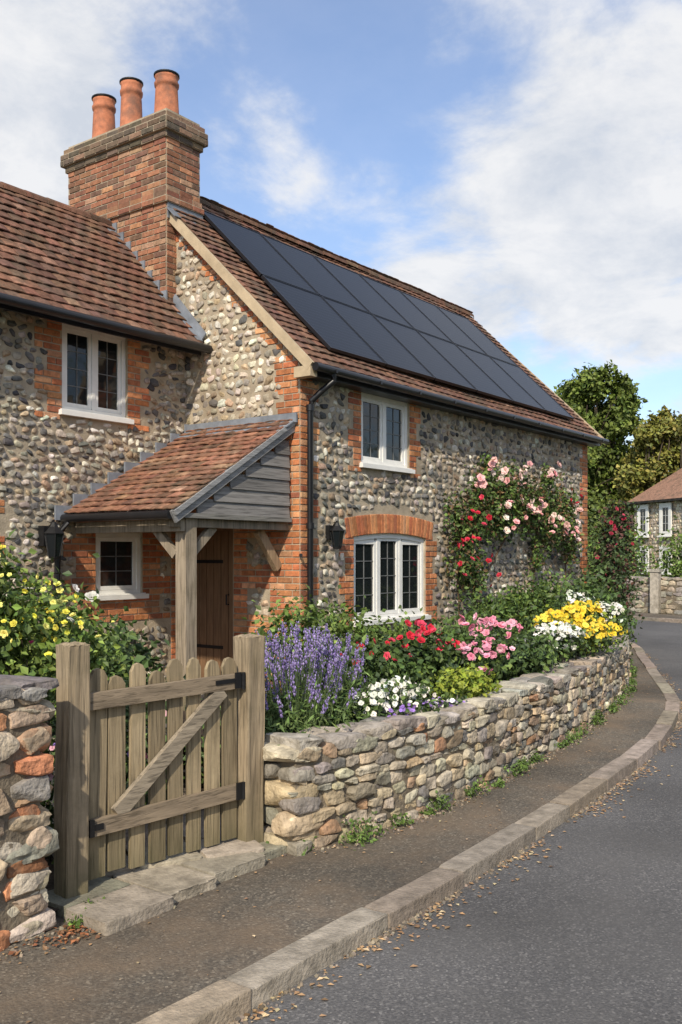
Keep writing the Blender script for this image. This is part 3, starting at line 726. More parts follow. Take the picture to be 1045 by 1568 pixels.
for i in range(npk):
    c=base+gd_*(pw_*(i+.5)+rng.normal(0,.005));h=1.05+rng.uniform(-.03,.035);w=pw_*.74*rng.uniform(.92,1.1);z0=.085+rng.uniform(-.01,.015)
    tilt=rng.normal(0,.006)
    pr=[(-w/2,z0),(w/2,z0),(w/2,h-.04-rng.uniform(0,.02)),(w*.30,h-.010),(0,h+.002),(-w*.28,h-.006),(-w/2,h-.035-rng.uniform(0,.015))]
    V=[c+gd_*(x+tilt*z)+Z_*z+gn*.0 for x,z in pr]+[c+gd_*(x+tilt*z)+Z_*z-gn*.022 for x,z in pr]
    k=len(pr);col=A(.35,.275,.17)*rng.uniform(.72,1.12)
    pk.add(V,[list(range(k))],col);pk.add(V,[list(range(2*k-1,k-1,-1))],col);pk.add(V,[[j,k+j,k+(j+1)%k,(j+1)%k] for j in range(k)],col)
pk.build('pickets',M_oak,gate)
rl=MB()
for z in (.92,.33): beam(rl,base+gn*.020+Z_*z-gd_*.01,base+gn*.020+Z_*(z+.01)+gd_*(W_+.01),.035,.078,col=(.25,.195,.135))
beam(rl,base+gn*.022+Z_*.37+gd_*(W_*.17),base+gn*.022+Z_*.89+gd_*(W_*.86),.03,.075,col=(.30,.25,.185))
rl.build('rails_and_brace',M_oakh,gate)
hg=MB();Rg=np.stack([gd_,gn,Z_],1)
beam(hg,base+gn*.041+Z_*.935+gd_*(W_*.80),base+gn*.041+Z_*.937+gd_*(W_+.01),.006,.022)
box(hg,base+gn*.042+gd_*(W_*.96)+Z_*.935,(.020,.005,.042),R=Rg);box(hg,base+gn*.042+gd_*(W_*.97)+Z_*.345,(.020,.005,.045),R=Rg)
for z in (.93,.345): tube(hg,[base+gn*.045+gd_*(W_-.002)+Z_*(z-.045),base+gn*.045+gd_*(W_-.002)+Z_*(z+.045)],.010,8)
box(hg,base+gn*.042+gd_*.04+Z_*.335,(.035,.005,.014),R=Rg);box(hg,base+gn*.042+gd_*.012+Z_*.335,(.012,.008,.04),R=Rg)
hg.build('hinges_and_latch',M_iron,gate)
# ---------------------------------------------------------------- plants
LEAF=(np.array([(0,0,0),(.34,.42,.10),(0,1,0),(-.34,.42,.10)],float),np.array([[0,1,2],[0,2,3]]))
NLEAF=(np.array([(0,0,0),(.12,.45,.03),(0,1,0),(-.12,.45,.03)],float),np.array([[0,1,2],[0,2,3]]))
def rose_t(petals=(5,6,4),cup=(1.,.7,.4)):
    V=[];F3=[]
    for ring,(np_,c) in enumerate(zip(petals,cup)):
        for k in range(np_):
            t=2*math.pi*(k+.4*ring)/np_+rng.normal(0,.1);e=.25+ring*.42;r=c
            o=A(math.cos(t),math.sin(t),0);s=A(-math.sin(t),math.cos(t),0);i=len(V);wv=r*.55
            V+=[o*.1, o*r*.6+s*wv+Z_*r*e*.5,o*r+Z_*r*e+s*wv*.4,o*r-s*wv*.4+Z_*r*e*.95,o*r*.6-s*wv+Z_*r*e*.5]
            F3+=[[i,i+1,i+2],[i,i+2,i+3],[i,i+3,i+4]]
    return np.array(V),np.array(F3)
ROSE=[rose_t() for _ in range(4)]
DAISY=[rose_t((6,),(1.,)),rose_t((7,3),(1.,.4))]
def rand_rot(n,bias=None,amt=1.):
    nrm=rng.normal(size=(n,3))
    if bias is not None: nrm=nrm*(1-amt)+bias*amt*1.5
    nrm/=np.linalg.norm(nrm,axis=1,keepdims=True)
    d=rng.normal(size=(n,3));d-= (d*nrm).sum(1,keepdims=True)*nrm;d/=np.linalg.norm(d,axis=1,keepdims=True)
    s=np.cross(d,nrm);return s,d,nrm
GR=[(.065,.11,.028),(.085,.14,.035),(.05,.085,.024),(.11,.165,.04),(.045,.075,.025)]
def foliage(mb,blobs,n,size,pal=GR,sub=.35,tpl=LEAF,k=14,var=.3,inner=.35):
    blobs=[(A(*c),np.array(r,float)*np.ones(3)) for c,r in blobs]
    w=np.array([r.prod()**(2/3) for c,r in blobs]);w/=w.sum()
    for (c,r),f in zip(blobs,w):
        m=max(8,int(n*f))
        sd=rng.normal(size=(k,3));sd/=np.linalg.norm(sd,axis=1,keepdims=True);rad=rng.uniform(.35,1,k)[:,None]
        sc=c+sd*rad*r;br=rng.uniform(.65,1.35,k)
        i=rng.integers(0,k,m);P=sc[i]+rng.normal(size=(m,3))*r*sub
        out=(P-c)/r;ln=np.linalg.norm(out,axis=1,keepdims=True)+1e-6
        s,d,nr=rand_rot(m,out/ln+A(0,0,.5),.35)
        sz=size*rng.uniform(.6,1.35,m)[:,None]
        T=np.stack([s*sz,d*sz,nr*sz],2)
        cols=pick(pal,np.ones(len(pal)),m,.2)*br[i][:,None]
        ok=P[:,2]>.0
        mb.inst(tpl,T[ok],P[ok],cols[ok])
def flowers(mb,pts,size,cols,tpl=ROSE,face=A(-.5,-.6,.6),amt=.55):
    pts=np.array(pts,float);n=len(pts);s,d,nr=rand_rot(n,face,amt);sz=size*rng.uniform(.6,1.2,n)[:,None]
    T=np.stack([s*sz,d*sz,nr*sz],2);c=pick(cols,np.ones(len(cols)),n,.13);k=rng.integers(0,len(tpl),n)
    for i in range(len(tpl)):
        m=k==i
        mb.inst(tpl[i],T[m],pts[m],c[m],1)
def surf(c,r,n,up=.2):
    c=A(*c);r=np.ones(3)*r;d=rng.normal(size=(n,3))+A(-.7,-.8,up*2);d/=np.linalg.norm(d,axis=1,keepdims=True)
    return c+d*r*rng.uniform(.9,1.15,(n,1))
def stems(mb,base,blobs,n=6,r=.008):
    for _ in range(n):
        c,rr=blobs[rng.integers(len(blobs))];e=A(*c)+rng.normal(size=3)*.3*np.ones(3)*np.mean(rr);b=A(*base)+A(*rng.normal(0,.06,2),0)
        m=(b+e)/2+rng.normal(size=3)*.05;tube(mb,[b,m,e],[r,r*.8,r*.4],5,(.06,.05,.03),cap=False)
def plant(name,blobs,n,size,base,pal=GR,fl=[],tpl=LEAF,sub=.35,ns=6,k=14):
    mb=MB();foliage(mb,blobs,n,size,pal,tpl=tpl,sub=sub,k=k);stems(mb,base,blobs,ns)
    for f in fl: flowers(mb,*f[:3],**(f[3] if len(f)>3 else {}))
    return mb.build(name,[M_leaf,M_petal])
def lavender(name,c,R,n,h):
    mb=MB();c=A(*c)
    foliage(mb,[((c[0],c[1],c[2]+h*.22),(R,R*.8,h*.30))],4600,.055,[(.10,.16,.04),(.075,.125,.03),(.14,.20,.06)],tpl=NLEAF,k=40)
    OC=(np.array([(1,0,0),(-1,0,0),(0,1,0),(0,-1,0),(0,0,1),(0,0,-1)],float),np.array([[0,2,4],[2,1,4],[1,3,4],[3,0,4],[2,0,5],[1,2,5],[3,1,5],[0,3,5]]))
    Ps=[];Ss=[]
    for _ in range(n):
        a=rng.uniform(0,6.28);q=math.sqrt(rng.uniform())*R;b=c+A(math.cos(a)*q*.5,math.sin(a)*q*.5,0)
        hh=h*rng.uniform(.62,1.12);tip=c+A(math.cos(a)*q*1.15,math.sin(a)*q*.9,hh*(1-.18*(q/R)**2))+A(*rng.normal(0,.025,2),0)
        mid=(b+tip)/2+A(0,0,.05);tube(mb,[b,mid,tip],.0032,3,(.11,.16,.06),cap=False)
        d=norm(tip-mid);Ls=rng.uniform(.07,.17)
        for k in range(int(Ls/.013)):
            p=tip-d*(k*.013)
            if 2<k and rng.random()<.2: continue
            for j in range(3):
                Ps.append(p+rng.normal(0,.0062,3));Ss.append(.0062*rng.uniform(.7,1.3)*(1 if k>1 else .7))
    Ps=np.array(Ps);Ss=np.array(Ss);n_=len(Ps)
    mb.inst(OC,np.eye(3)[None]*Ss[:,None,None]*A(1,1,1.6)[None,None,:],Ps,pick([(.21,.16,.36),(.29,.23,.46),(.15,.11,.27),(.36,.30,.52)],[3,2,2,1],n_,.15),1)
    return mb.build(name,[M_leaf,M_petal])
lavender('lavender_plant',(4.46,3.68,.36),.40,130,.76)
lavender('lavender_plant',(4.95,3.80,.40),.32,85,.68)
LIME=[(.22,.28,.03),(.26,.30,.04),(.16,.22,.03)]
WH=[(.78,.77,.70),(.72,.72,.62)];PK=[(.74,.30,.40),(.78,.45,.52),(.68,.24,.34)];RD=[(.58,.03,.06),(.66,.07,.12),(.5,.02,.04)];YL=[(.78,.54,.04),(.82,.63,.08)];PU=[(.30,.18,.5)];PP=[(.82,.50,.47),(.84,.64,.58),(.80,.42,.42)]
def clump(name,c,r,nl,ls,pal,flc,nf,fs,tpl=ROSE,up=.6,**k):
    c=A(*c);r=np.ones(3)*r
    bl=[(tuple(c+rng.normal(size=3)*r*.35),tuple(r*rng.uniform(.5,.8))) for _ in range(5)]+[((c[0],c[1],c[2]-r[2]*.5),tuple(r))]
    pts=np.vstack([surf(b[0],b[1],nf//5+1,up) for b in bl[:5]]);pts[:,2]=np.maximum(pts[:,2],c[2]-.3*r[2])
    return plant(name,bl,nl,ls,(c[0],c[1],.4),pal,[(pts,fs,flc,dict(tpl=tpl))],**k)
clump('white_phlox_plant',(5.3,3.50,.63),(.40,.2,.14),1700,.045,GR,WH,210,.021,DAISY)
clump('violet_plant',(5.1,3.30,.56),(.2,.1,.08),500,.04,GR,PU,60,.016,DAISY)
clump('violet_plant',(5.65,3.34,.57),(.2,.12,.08),500,.04,GR,PU+WH,60,.016,DAISY)
plant('foliage_shrub',[((5.6,4.1,.7),(.4,.35,.22)),((6.1,4.2,.72),(.35,.3,.22))],2600,.06,(5.8,4.1,.4),fl=[(surf((5.9,4.05,.82),(.5,.2,.14),12,.6),.03,RD)])
plant('red_geranium',[((6.4,4.0,.76),(.30,.24,.2))],1700,.055,(6.4,4,.4),fl=[(surf((6.3,3.98,.90),(.30,.18,.16),13,.8),.034,RD),(surf((6.65,3.9,.80),(.2,.15,.12),7,.8),.03,RD)])
clump('lime_euphorbia',(6.15,3.46,.62),(.34,.18,.16),2100,.04,LIME,LIME,80,.02,DAISY)
plant('peony_plant',[((6.8,3.85,.66),(.35,.25,.2)),((7.4,3.85,.68),(.35,.25,.22))],2900,.055,(7,3.8,.4),fl=[(np.vstack([surf((6.9,3.68,.70),(.45,.2,.2),30,.8),surf((7.4,3.82,.90),(.36,.2,.16),22,.8),surf((7.0,3.8,.96),(.32,.2,.12),12,.8)]),.036,PK)])
plant('foliage_shrub',[((7.9,3.8,.62),(.4,.25,.2))],1800,.055,(7.9,3.8,.4),pal=GR)
clump('white_phlox_plant',(8.5,3.80,.76),(.45,.22,.17),1700,.05,GR,WH,220,.028,DAISY)
clump('yellow_coreopsis',(9.5,3.98,.86),(.70,.30,.22),2600,.05,GR+LIME,YL,300,.029,DAISY)
clump('white_daisy_plant',(10.6,4.2,.92),(.5,.28,.22),2000,.06,GR,WH,130,.03,DAISY)
clump('yellow_coreopsis',(11.6,4.6,.85),(.4,.28,.2),1500,.06,GR,YL,60,.03,DAISY)
plant('foliage_shrub',[((12.3,5.0,.7),(.6,.35,.35)),((13.6,5.5,.75),(.7,.35,.4)),((14.9,6.0,.8),(.6,.3,.45)),((12.4,4.75,.45),(.5,.25,.2)),((13.6,5.2,.5),(.5,.25,.25)),((14.8,5.75,.5),(.4,.25,.25))],6500,.08,(13.5,5.3,.3),k=22)
plant('foliage_shrub',[((6.9,5.6,.75),(.4,.3,.35)),((7.7,5.9,.7),(.5,.3,.35)),((8.6,5.9,.6),(.5,.3,.3)),((9.4,6.2,.5),(.4,.3,.25))],4500,.065,(7.5,5.7,.1),pal=[(.11,.17,.035),(.15,.21,.05),(.08,.13,.03)])
plant('foliage_shrub',[((7.6,4.6,.55),(.6,.35,.25)),((8.6,4.8,.55),(.6,.35,.25)),((9.6,5.1,.55),(.6,.35,.25)),((6.6,4.7,.5),(.5,.35,.22))],4500,.065,(8,4.7,.2),k=20)
plant('foliage_shrub',[((10.8,5.9,.62),(.55,.35,.34)),((11.7,5.9,.72),(.5,.35,.33)),((12.7,6.1,.72),(.5,.35,.4)),((13.8,6.2,.8),(.5,.3,.42))],6000,.07,(11.5,5.9,.1),pal=[(.08,.14,.03),(.13,.19,.04),(.06,.10,.025)],k=22)
cb=[((11.75,6.62,1.55),(.3,.16,.45)),((12.1,6.6,2.1),(.45,.2,.4)),((12.7,6.6,2.45),(.5,.2,.38)),((13.3,6.6,2.55),(.5,.18,.38)),((13.1,6.6,2.15),(.5,.2,.3)),((14.1,6.6,2.35),(.5,.18,.4)),((14.8,6.6,2.1),(.5,.18,.4)),((14.6,6.6,2.8),(.2,.1,.25)),((15.4,6.62,2.3),(.35,.15,.5)),((12.2,6.62,1.35),(.3,.15,.3)),((14.3,6.64,1.65),(.15,.1,.3)),((15.6,6.62,1.8),(.3,.12,.4)),((11.6,6.64,2.2),(.15,.1,.3)),((12.6,6.64,2.95),(.15,.1,.2))]
def clust(L,n):
    o=[]
    for (x,z,r) in L: o.append(A(x,6.42,z)+rng.normal(size=(n+rng.integers(-2,3),3))*A(r,.06,r))
    return np.vstack(o)
cf=clust([(12.75,2.78,.12),(12.35,2.92,.06),(13.2,2.70,.14),(13.55,2.45,.12),(12.75,2.35,.08),(12.9,2.02,.10),(13.9,2.30,.1),(14.45,2.1,.12),(14.9,2.08,.12),(15.3,2.05,.12),(14.5,2.95,.07),(13.4,2.9,.08),(15.5,2.4,.1),(12.0,2.6,.05)],6)
cr=np.vstack([surf((11.75,6.5,1.55),(.25,.15,.38),13),surf((12.0,6.5,2.15),(.3,.2,.3),7),surf((12.3,6.5,1.4),(.25,.15,.25),4),surf((15.5,6.5,2.6),(.3,.15,.2),6)])
mb=MB();foliage(mb,cb,9500,.065,[(.07,.12,.028),(.10,.16,.038),(.05,.085,.022),(.13,.19,.045),(.15,.09,.04)],k=26,sub=.3)
flowers(mb,cf,.058,PP);flowers(mb,cr,.040,RD)
for p in ([(11.9,6.72,.2),(11.85,6.7,.9),(11.8,6.68,1.5),(12.2,6.66,2.2),(12.9,6.66,2.6)],[(12.0,6.72,.2),(12.4,6.7,1.0),(13.0,6.7,1.6),(13.8,6.68,2.2),(14.7,6.68,2.3),(15.4,6.68,2.6)],[(14.2,6.72,.2),(14.3,6.7,1.2),(14.5,6.7,2.0),(14.6,6.7,2.9)],[(15.6,6.72,.2),(15.6,6.7,1.3),(15.5,6.7,2.2)]): tube(mb,catmull(p,.2),.014,6,(.12,.08,.045))
mb.build('climbing_rose',[M_leaf,M_petal])
mb=MB();bb=[((17.0,6.35,1.0),(.5,.35,.9)),((17.3,6.5,1.7),(.45,.35,.5)),((16.5,6.25,.8),(.4,.3,.6)),((17.2,6.4,2.2),(.3,.25,.3))]
foliage(mb,bb,5500,.08,[(.045,.075,.025),(.065,.10,.03),(.10,.045,.035),(.04,.065,.025)],k=24);stems(mb,(17,6.4,0),bb,8,.015)
flowers(mb,surf((17.0,6.35,1.6),(.5,.3,.8),18),.045,[(.35,.03,.06),(.45,.06,.1)]);mb.build('rose_shrub',[M_leaf,M_petal])
lb=[((2.9,4.3,1.0),(.5,.3,.38)),((3.2,4.45,1.12),(.38,.3,.28)),((2.75,4.4,1.45),(.28,.25,.25)),((3.5,4.6,1.0),(.3,.3,.25)),((2.6,4.4,1.75),(.15,.15,.22))]
ly_=np.vstack([surf((2.9,4.3,1.2),(.5,.3,.3),75,.3),surf((3.3,4.5,1.16),(.42,.3,.2),65,.5),surf((2.7,4.4,1.55),(.22,.2,.25),24,.3)])
lw=np.array([(3.25,4.2,1.42),(3.48,4.35,1.36),(3.15,4.1,1.27)])
plant('flowering_shrub',lb,6500,.048,(3.1,4.4,.1),pal=[(.12,.19,.035),(.17,.24,.045),(.08,.13,.03),(.21,.27,.06)],fl=[(ly_,.018,[(.78,.70,.10),(.80,.74,.22)],dict(tpl=ROSE)),(lw,.042,[(.8,.8,.72)]),(surf((2.75,4.15,1.25),(.2,.1,.15),3),.028,[(.6,.05,.25)])],k=22,ns=14,sub=.3)
plant('foliage_shrub',[((4.6,5.6,.62),(.4,.4,.38)),((5.1,6.3,.62),(.4,.4,.38)),((4.9,7.4,.8),(.7,.5,.6))],5500,.075,(5,6.2,.1),pal=[(.05,.085,.025),(.065,.11,.03),(.085,.13,.035)],k=22)
plant('foliage_shrub',[((3.0,4.1,.4),(.5,.3,.35)),((3.9,4.5,.4),(.3,.4,.35)),((4.3,4.0,.4),(.25,.25,.3)),((3.4,5.2,.4),(.6,.4,.35))],5000,.055,(3.4,4.4,.1),fl=[(surf((3.4,4.2,.6),(.6,.3,.2),30),.024,PU+PK,dict(tpl=DAISY))],k=22)
plant('foliage_shrub',[((1.6,4.4,.8),(.8,.4,.6)),((.4,4.4,.8),(.8,.4,.6)),((1.8,6.3,.9),(1.,.8,.8))],5000,.07,(1.2,4.5,.1),k=22)
wd_=MB()
for t in rng.uniform(0,1,38):
    i=int(t*(len(wallp)-1));p=wallp[i]+nW[i]*rng.uniform(.02,.07);R=rng.uniform(.03,.10)
    foliage(wd_,[((p[0],p[1],R*.4),(R*1.3,R*.8,R*.8))],int(60+R*1300),.024,[(.09,.15,.03),(.12,.19,.04),(.07,.11,.03)],k=6)
for x,y,R in ((4.0,3.2,.05),(2.6,3.33,.04),(4.25,3.08,.07),(3.9,3.35,.05),(2.75,3.4,.04)):
    foliage(wd_,[((x,y,R*.4),(R*1.3,R,R*.8))],int(60+R*1200),.024,[(.09,.15,.03),(.12,.19,.04)],k=6)
wd_.build('wall_foot_weeds',M_leaf)
lt=MB()
def scatter(P,size,pal,wts,tpl=LEAF,flat=.85):
    n=len(P);s,d,nr=rand_rot(n,Z_,flat);sz=size*rng.uniform(.3,1.2,n)[:,None]
    lt.inst(tpl,np.stack([s*sz,d*sz,nr*sz],2),P,pick(pal,wts,n,.2))
def gutterpts(m,sig,x0=0,x1=16,dn=True):
    xs=x0+(x1-x0)*rng.uniform(0,1,m)**1.3
    i=np.clip(np.searchsorted(near[:,0],xs),1,len(near)-1)
    ys=np.interp(xs,near[:,0],near[:,1]);off=np.abs(rng.normal(0,sig,m))+.006
    Q=np.column_stack([xs,ys])+nN[i]*off[:,None]
    if dn:
        k=np.sin(xs*2.1)+np.sin(xs*5.3+1)+rng.normal(0,.8,m)>-.2;Q=Q[k]
    return Q
LC=[(.46,.29,.15),(.36,.22,.11),(.55,.42,.25),(.24,.15,.08)]
Q=gutterpts(2600,.085,.5);scatter(np.column_stack([Q,np.full(len(Q),RD_Z+.005)]),.032,LC,[2,2,1,1],flat=.93)
Q=gutterpts(2600,.025,.5);scatter(np.column_stack([Q,np.full(len(Q),RD_Z+.001)]),.007,[(.20,.16,.12),(.14,.12,.10),(.26,.21,.15)],[1,1,1],BRICK,.5)
def pavepts(m,edge,sig):
    xs=rng.uniform(.5,14,m);wy=np.where(xs<4,3.4,np.interp(xs,wallp[:,0],wallp[:,1]));ky=np.interp(xs,near[:,0],near[:,1])+.15
    f=rng.uniform(0,1,m) if edge is None else np.clip((1-np.abs(rng.normal(0,sig,m))),0,1)
    return xs,ky+(wy-ky-.02)*f
xs,ys=pavepts(260,None,0);scatter(np.column_stack([xs,ys,np.full(260,.006)]),.020,LC,[2,2,1,1],flat=.95)
xs,ys=pavepts(700,1,.12);scatter(np.column_stack([xs,ys,np.full(700,.006)]),.022,LC,[2,2,1,1],flat=.93)
xs,ys=pavepts(1100,1,.08);scatter(np.column_stack([xs,ys,np.full(1100,.002)]),.007,[(.20,.16,.12),(.12,.10,.08),(.30,.25,.18)],[1,1,1],BRICK,.5)
Q3=np.column_stack([rng.normal(2.55,.12,160),rng.normal(3.28,.05,160),np.full(160,.012)]);scatter(Q3,.028,[(.28,.11,.05),(.18,.09,.045)],[1,1],flat=.7)
lt.build('leaf_litter',M_leaf)
# ---------------------------------------------------------------- trees and background
def tree(name,x,y,h,blobs,n,ls,pal,tr=.35):
    mb=MB();b=A(x,y,-.15)
    top=b+A(.3,.2,h*.75);tube(mb,[b,b+A(.05,0,h*.2),b+A(.1,.1,h*.45),top],[tr,tr*.75,tr*.5,tr*.2],9,(1,1,1),1)
    for c,r in blobs:
        s=b+A(.1,.1,h*rng.uniform(.25,.5));e=A(*c);m=(s+e)/2+A(0,0,-.2)+rng.normal(size=3)*.2
        tube(mb,[s,m,e],[tr*.35,tr*.22,tr*.08],6,(1,1,1),1)
        for _ in range(3):
            e2=e+rng.normal(size=3)*np.mean(r)*.5;tube(mb,[m,(m+e2)/2+rng.normal(size=3)*.1,e2],[tr*.15,tr*.1,.02],5,(1,1,1),1)
    foliage(mb,blobs,n,ls,pal,k=26,sub=.2);return mb.build(name,[M_leaf,M_bark])
def raypt(px,d): t=(px-522.5)/1450;return d*(.803+.596*t),d*(.596-.803*t)
def zz(py,d): return 1.6+(850-py)*d/1450
def tblobs(lst,d,ext=1.0):
    out=[]
    for px,py,r in lst:
        dd=d+rng.uniform(-1.5,1.5);x,y=raypt(px,dd);R=r*dd/1450;out.append(((x,y,zz(py,dd)),(R,R,R*.85)))
    return out
GT=[(.095,.135,.022),(.125,.165,.03),(.15,.19,.038),(.065,.10,.02)];GY=[(.16,.165,.03),(.20,.195,.04),(.12,.135,.03),(.23,.195,.045)]
x,y=raypt(905,50)
tree('broadleaf_tree',x,y,10,tblobs([(885,600,34),(915,586,30),(950,598,24),(870,645,36),(910,640,40),(950,650,36),(895,700,42),(945,705,42),(850,690,30),(838,622,16),(968,618,14),(925,760,40),(890,760,35),(800,690,40),(820,740,40)],50),36000,.25,GT)
x,y=raypt(1010,46)
tree('broadleaf_tree',x,y,8,tblobs([(995,665,28),(1025,652,26),(1045,690,36),(985,705,32),(1015,715,36),(970,745,30),(1010,760,36),(1060,740,40),(1090,690,40),(1110,740,40)],46),24000,.23,GY)
x,y=raypt(960,62)
tree('broadleaf_tree',x,y,8,tblobs([(930,770,40),(970,760,40),(1010,750,40),(1050,770,40),(900,790,40),(950,810,30)],62),12000,.32,GT)
bh=empty('flint_house');hb=MB();hr_=MB();hf=MB()
C0=A(*raypt(972,44),0);C1=A(*raypt(1120,38),0)
u_=norm(C1-C0);W=np.linalg.norm(C1-C0);n_=A(u_[1],-u_[0],0)
if np.dot(n_,C0)>0:n_=-n_
bk=-n_*6;EH=4.1
pts=[C0,C1,C1+bk,C0+bk]
for i in range(4):
    p,q=pts[i],pts[(i+1)%4];hb.add([p,q,q+Z_*EH,p+Z_*EH],[[0,1,2,3]])
rm0=C0+bk*.5+Z_*(EH+2.3)+u_*1.5;rm1=C1+bk*.5+Z_*(EH+2.3)
e0=C0+n_*.25-u_*.3+Z_*(EH-.05);e1=C1+n_*.25+Z_*(EH-.05);e2=C1+bk-n_*.25+Z_*(EH-.05);e3=C0+bk-n_*.25-u_*.3+Z_*(EH-.05)
hr_.add([e0,e1,rm1,rm0,e3,e2],[[0,1,2,3],[4,3,2,5]],(.30,.17,.115));hr_.add([e0,e3,rm0],[[0,1,2]],(.28,.16,.11))
hr_.add([e0,e1,e2,e3],[[0,1,2,3]],(.1,.06,.05))
flint(hf,(C0,u_,Z_,n_),W,EH-.1,lambda u,v:(u>0)&(u<W),FP_L,hr=(.12,.18),wr=(.14,.26))
wn2=win;win=MB()
for (a,b) in ((.35,1.15),(1.95,2.75),(3.5,4.3)):
    for (c,d) in ((2.45,3.9),(.8,2.0)):
        window((C0+n_*.13,u_,Z_,n_),a,b,c,d,1,rec=.03,bars=(2,2),f=.12,g=.08)
beam(hr_,C0+n_*.3-u_*.3+Z_*(EH-.1),C1+n_*.3+Z_*(EH-.1),.1,.1,col=(.02,.02,.02))
hb.build('walls',M_mortar,bh);hf.build('flint_facing_far',M_flint,bh,True);hr_.build('roof',M_tile,bh);win.build('windows_far',[M_white,M_glass,M_white,M_dark],bh);win=wn2
b2=empty('brick_cottage');q=MB();c=A(*raypt(930,52),0);q.add([c+A(-2,-3,0),c+A(3,-2,0),c+A(3,-2,2.9),c+A(-2,-3,2.9)],[[0,1,2,3]],(.3,.14,.08))
box2(q,c+A(-1.5,-1.5,0),c+A(3,3,2.8),(.3,.2,.14));r=MB()
r.add([c+A(-2,-2,2.75),c+A(3.5,-2,2.75),c+A(3.5,.8,4.3),c+A(-2,.8,4.3),c+A(-2,3.5,2.75),c+A(3.5,3.5,2.75)],[[0,1,2,3],[4,3,2,5]],(.26,.13,.08))
q.build('walls_cottage',M_brick,b2);r.build('roof_cottage',M_tile,b2)
fw=catmull([(31,19),(28.6,12.6),(27.2,9.8),(26.4,7.6),(25.0,4.0),(22.5,0)],.3)
fw=fw[::-1]
rubble('stone_wall',fw,(.95,.95,.95),.35,hr=(.11,.18),wr=(.2,.38),pal=([(.46,.38,.28),(.38,.34,.27),(.30,.27,.24)],[3,3,2]))
gp=MB();xx,yy=raypt(1004,26.2);gp.inst(BRICK,np.diag([.12,.12,.58])[None],A(xx,yy,.56)[None],A(.40,.36,.30)[None]);gp.inst(BRICK,np.diag([.15,.15,.04])[None],A(xx,yy,1.17)[None],A(.38,.35,.30)[None]);gp.build('gate_pillar',M_kerb)
def hedge(name,pts,R,n,ls,pal,zc):
    mb=MB();bl=[((px_,py_,zc+rng.normal(0,.12)),(R,R,zc*1.0)) for px_,py_ in pts];foliage(mb,bl,n,ls,pal,k=24)
    for px_,py_ in pts[::2]: tube(mb,[(px_,py_,-.1),(px_,py_,zc)],.05,5,(.1,.07,.05))
    return mb.build(name,M_leaf)
hedge('hedge',[raypt(p,31) for p in (915,930,945,960)],.75,5000,.12,[(.11,.18,.03),(.14,.21,.04),(.08,.13,.03)],1.15)
hedge('hedge',[raypt(p,28.5) for p in (1035,1055,1075,1090)],.7,4500,.12,[(.12,.18,.035),(.14,.21,.045)],1.0)
hedge('hedge',[raypt(p,40) for p in (880,905,925)],1.3,4000,.2,GT,1.7)
mb=MB()  # unseen trees added behind the camera so window panes reflect dark foliage
for xq in np.arange(2,62,4.5):
    yq=-15-rng.uniform(0,3)+(-max(0,xq-30)*.2);hq=rng.uniform(5.5,8)
    tube(mb,[(xq,yq,-.1),(xq,yq,hq*.7)],[.2,.1],6,(.08,.06,.04))
    foliage(mb,[((xq+rng.normal(0,.8),yq,hq*f),(2.4,1.8,hq*.22)) for f in (.2,.45,.7,.85)],2200,.55,GT,k=20)
mb.build('added_reflection_trees',M_leaf)
# ---------------------------------------------------------------- world & light
ts=norm(A(-.91,-.42,0));el=math.radians(37)
to_sun=Vector((ts[0]*math.cos(el),ts[1]*math.cos(el),math.sin(el)))
w=bpy.data.worlds.new('World');scene.world=w;w.use_nodes=True;nt=w.node_tree;N=nt.nodes;L=nt.links
bgN=N['Background'];bgN.inputs['Strength'].default_value=.14
sk=N.new('ShaderNodeTexSky');sk.sky_type='NISHITA';sk.sun_disc=False;sk.sun_elevation=el;sk.sun_rotation=math.atan2(ts[0],ts[1])%(2*math.pi);sk.altitude=50;sk.air_density=1.15;sk.dust_density=.6;sk.ozone_density=2.0
tc=N.new('ShaderNodeTexCoord');sp=N.new('ShaderNodeSeparateXYZ');L.new(tc.outputs['Generated'],sp.inputs[0])
def mth(op,a,b=None,c=None):
    n=N.new('ShaderNodeMath');n.operation=op
    for i,v in enumerate((a,b,c)):
        if v is None: continue
        if isinstance(v,(int,float)): n.inputs[i].default_value=v
        else: L.new(v,n.inputs[i])
    return n.outputs[0]
zc_=mth('ADD',mth('MAXIMUM',sp.outputs[2],0.0),.25)
cx=mth('DIVIDE',sp.outputs[0],zc_);cy=mth('DIVIDE',sp.outputs[1],zc_)
cmb=N.new('ShaderNodeCombineXYZ');L.new(cx,cmb.inputs[0]);L.new(cy,cmb.inputs[1])
def noise(sc,det,rough,off,dist=0):
    mp=N.new('ShaderNodeMapping');mp.inputs['Location'].default_value=off;L.new(cmb.outputs[0],mp.inputs[0])
    n=N.new('ShaderNodeTexNoise');n.inputs['Scale'].default_value=sc;n.inputs['Detail'].default_value=det;n.inputs['Roughness'].default_value=rough;n.inputs['Distortion'].default_value=dist;L.new(mp.outputs[0],n.inputs['Vector']);return n.outputs[0]
n1=noise(1.7,10,.58,(3.1,1.7,0),.25);n2=noise(4.2,7,.62,(1,5,2),.2)
def lobe(px,py,width,amt):
    t=(px-522.5)/1450;d=norm(A(.803+.596*t,.596-.803*t,(850-py)/1450))
    v=N.new('ShaderNodeVectorMath');v.operation='DOT_PRODUCT';L.new(tc.outputs['Generated'],v.inputs[0]);v.inputs[1].default_value=tuple(d)
    r=N.new('ShaderNodeMapRange');r.interpolation_type='SMOOTHSTEP';r.inputs[1].default_value=math.cos(width);r.inputs[2].default_value=1;r.inputs[3].default_value=0;r.inputs[4].default_value=amt;L.new(v.outputs['Value'],r.inputs[0]);return r.outputs[0]
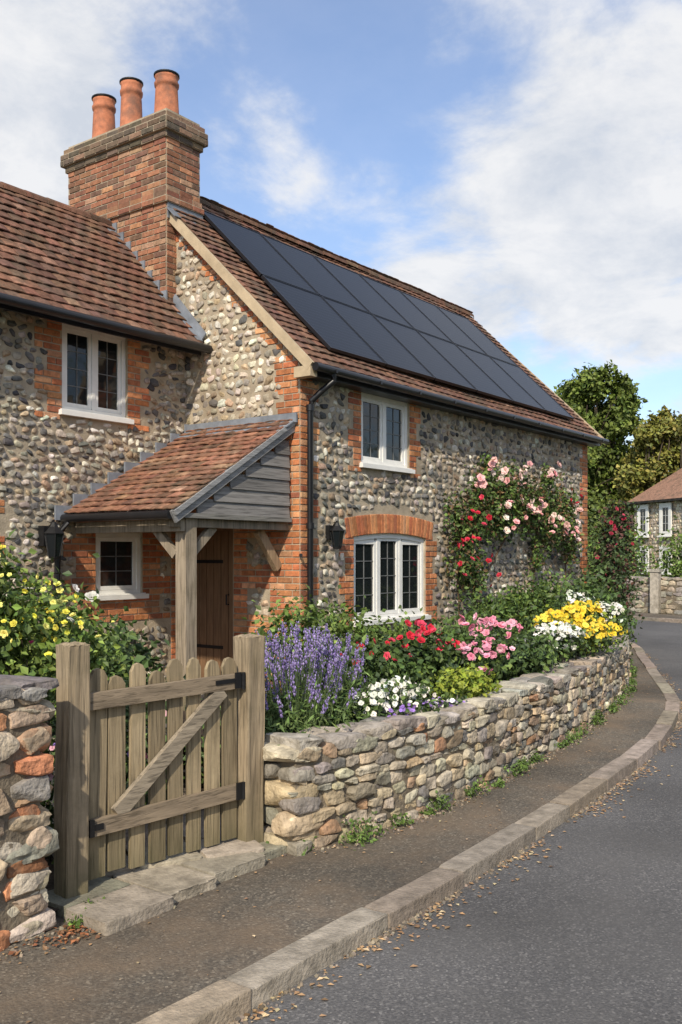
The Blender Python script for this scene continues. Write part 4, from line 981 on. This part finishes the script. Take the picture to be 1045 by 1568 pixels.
m_=mth('ADD',n1,mth('MULTIPLY',mth('SUBTRACT',n2,.5),.38))
for l in ((970,250,.20,.12),(760,340,.2,.09),(560,370,.12,.06),(20,220,.14,.13),(80,60,.2,.02),(420,230,.19,-.12),(660,170,.14,-.10),(880,80,.12,-.02),(900,450,.10,-.02)): m_=mth('ADD',m_,lobe(*l))
mr=N.new('ShaderNodeMapRange');mr.interpolation_type='SMOOTHSTEP';mr.inputs[1].default_value=.41;mr.inputs[2].default_value=.62;L.new(m_,mr.inputs[0])
cr_=N.new('ShaderNodeValToRGB');cr_.color_ramp.elements[0].color=(4.7,5.0,5.5,1);cr_.color_ramp.elements[1].color=(6.5,6.5,6.55,1);cr_.color_ramp.elements[0].position=.36;cr_.color_ramp.elements[1].position=.60;L.new(n2,cr_.inputs[0])
skb=N.new('ShaderNodeVectorMath');skb.operation='MULTIPLY';L.new(sk.outputs[0],skb.inputs[0]);skb.inputs[1].default_value=(1.15,1.2,1.35)
mx=N.new('ShaderNodeMix');mx.data_type='RGBA';fac=mth('MULTIPLY',mr.outputs[0],.80);fac=mth('ADD',fac,.15);L.new(fac,mx.inputs[0]);L.new(skb.outputs[0],mx.inputs[6]);L.new(cr_.outputs[0],mx.inputs[7]);L.new(mx.outputs[2],bgN.inputs['Color'])
sl=bpy.data.lights.new('sun','SUN');sl.energy=4.3;sl.angle=math.radians(1.2);sl.color=(1,.90,.74)
so=bpy.data.objects.new('sun',sl);scene.collection.objects.link(so);so.rotation_euler=to_sun.to_track_quat('Z','Y').to_euler();so.location=(-10,-10,20)
# ---------------------------------------------------------------- camera
cd=bpy.data.cameras.new('camera');co=bpy.data.objects.new('camera',cd);scene.collection.objects.link(co)
cd.sensor_width=36;cd.lens=1450/1568*36;cd.shift_y=66/1568;cd.clip_end=1000;cd.clip_start=.05
co.location=(0,0,1.6);co.rotation_euler=(math.radians(90),0,-math.atan2(.803,.596))
scene.camera=co
scene.view_settings.view_transform='Standard';scene.view_settings.look='None';scene.view_settings.exposure=0
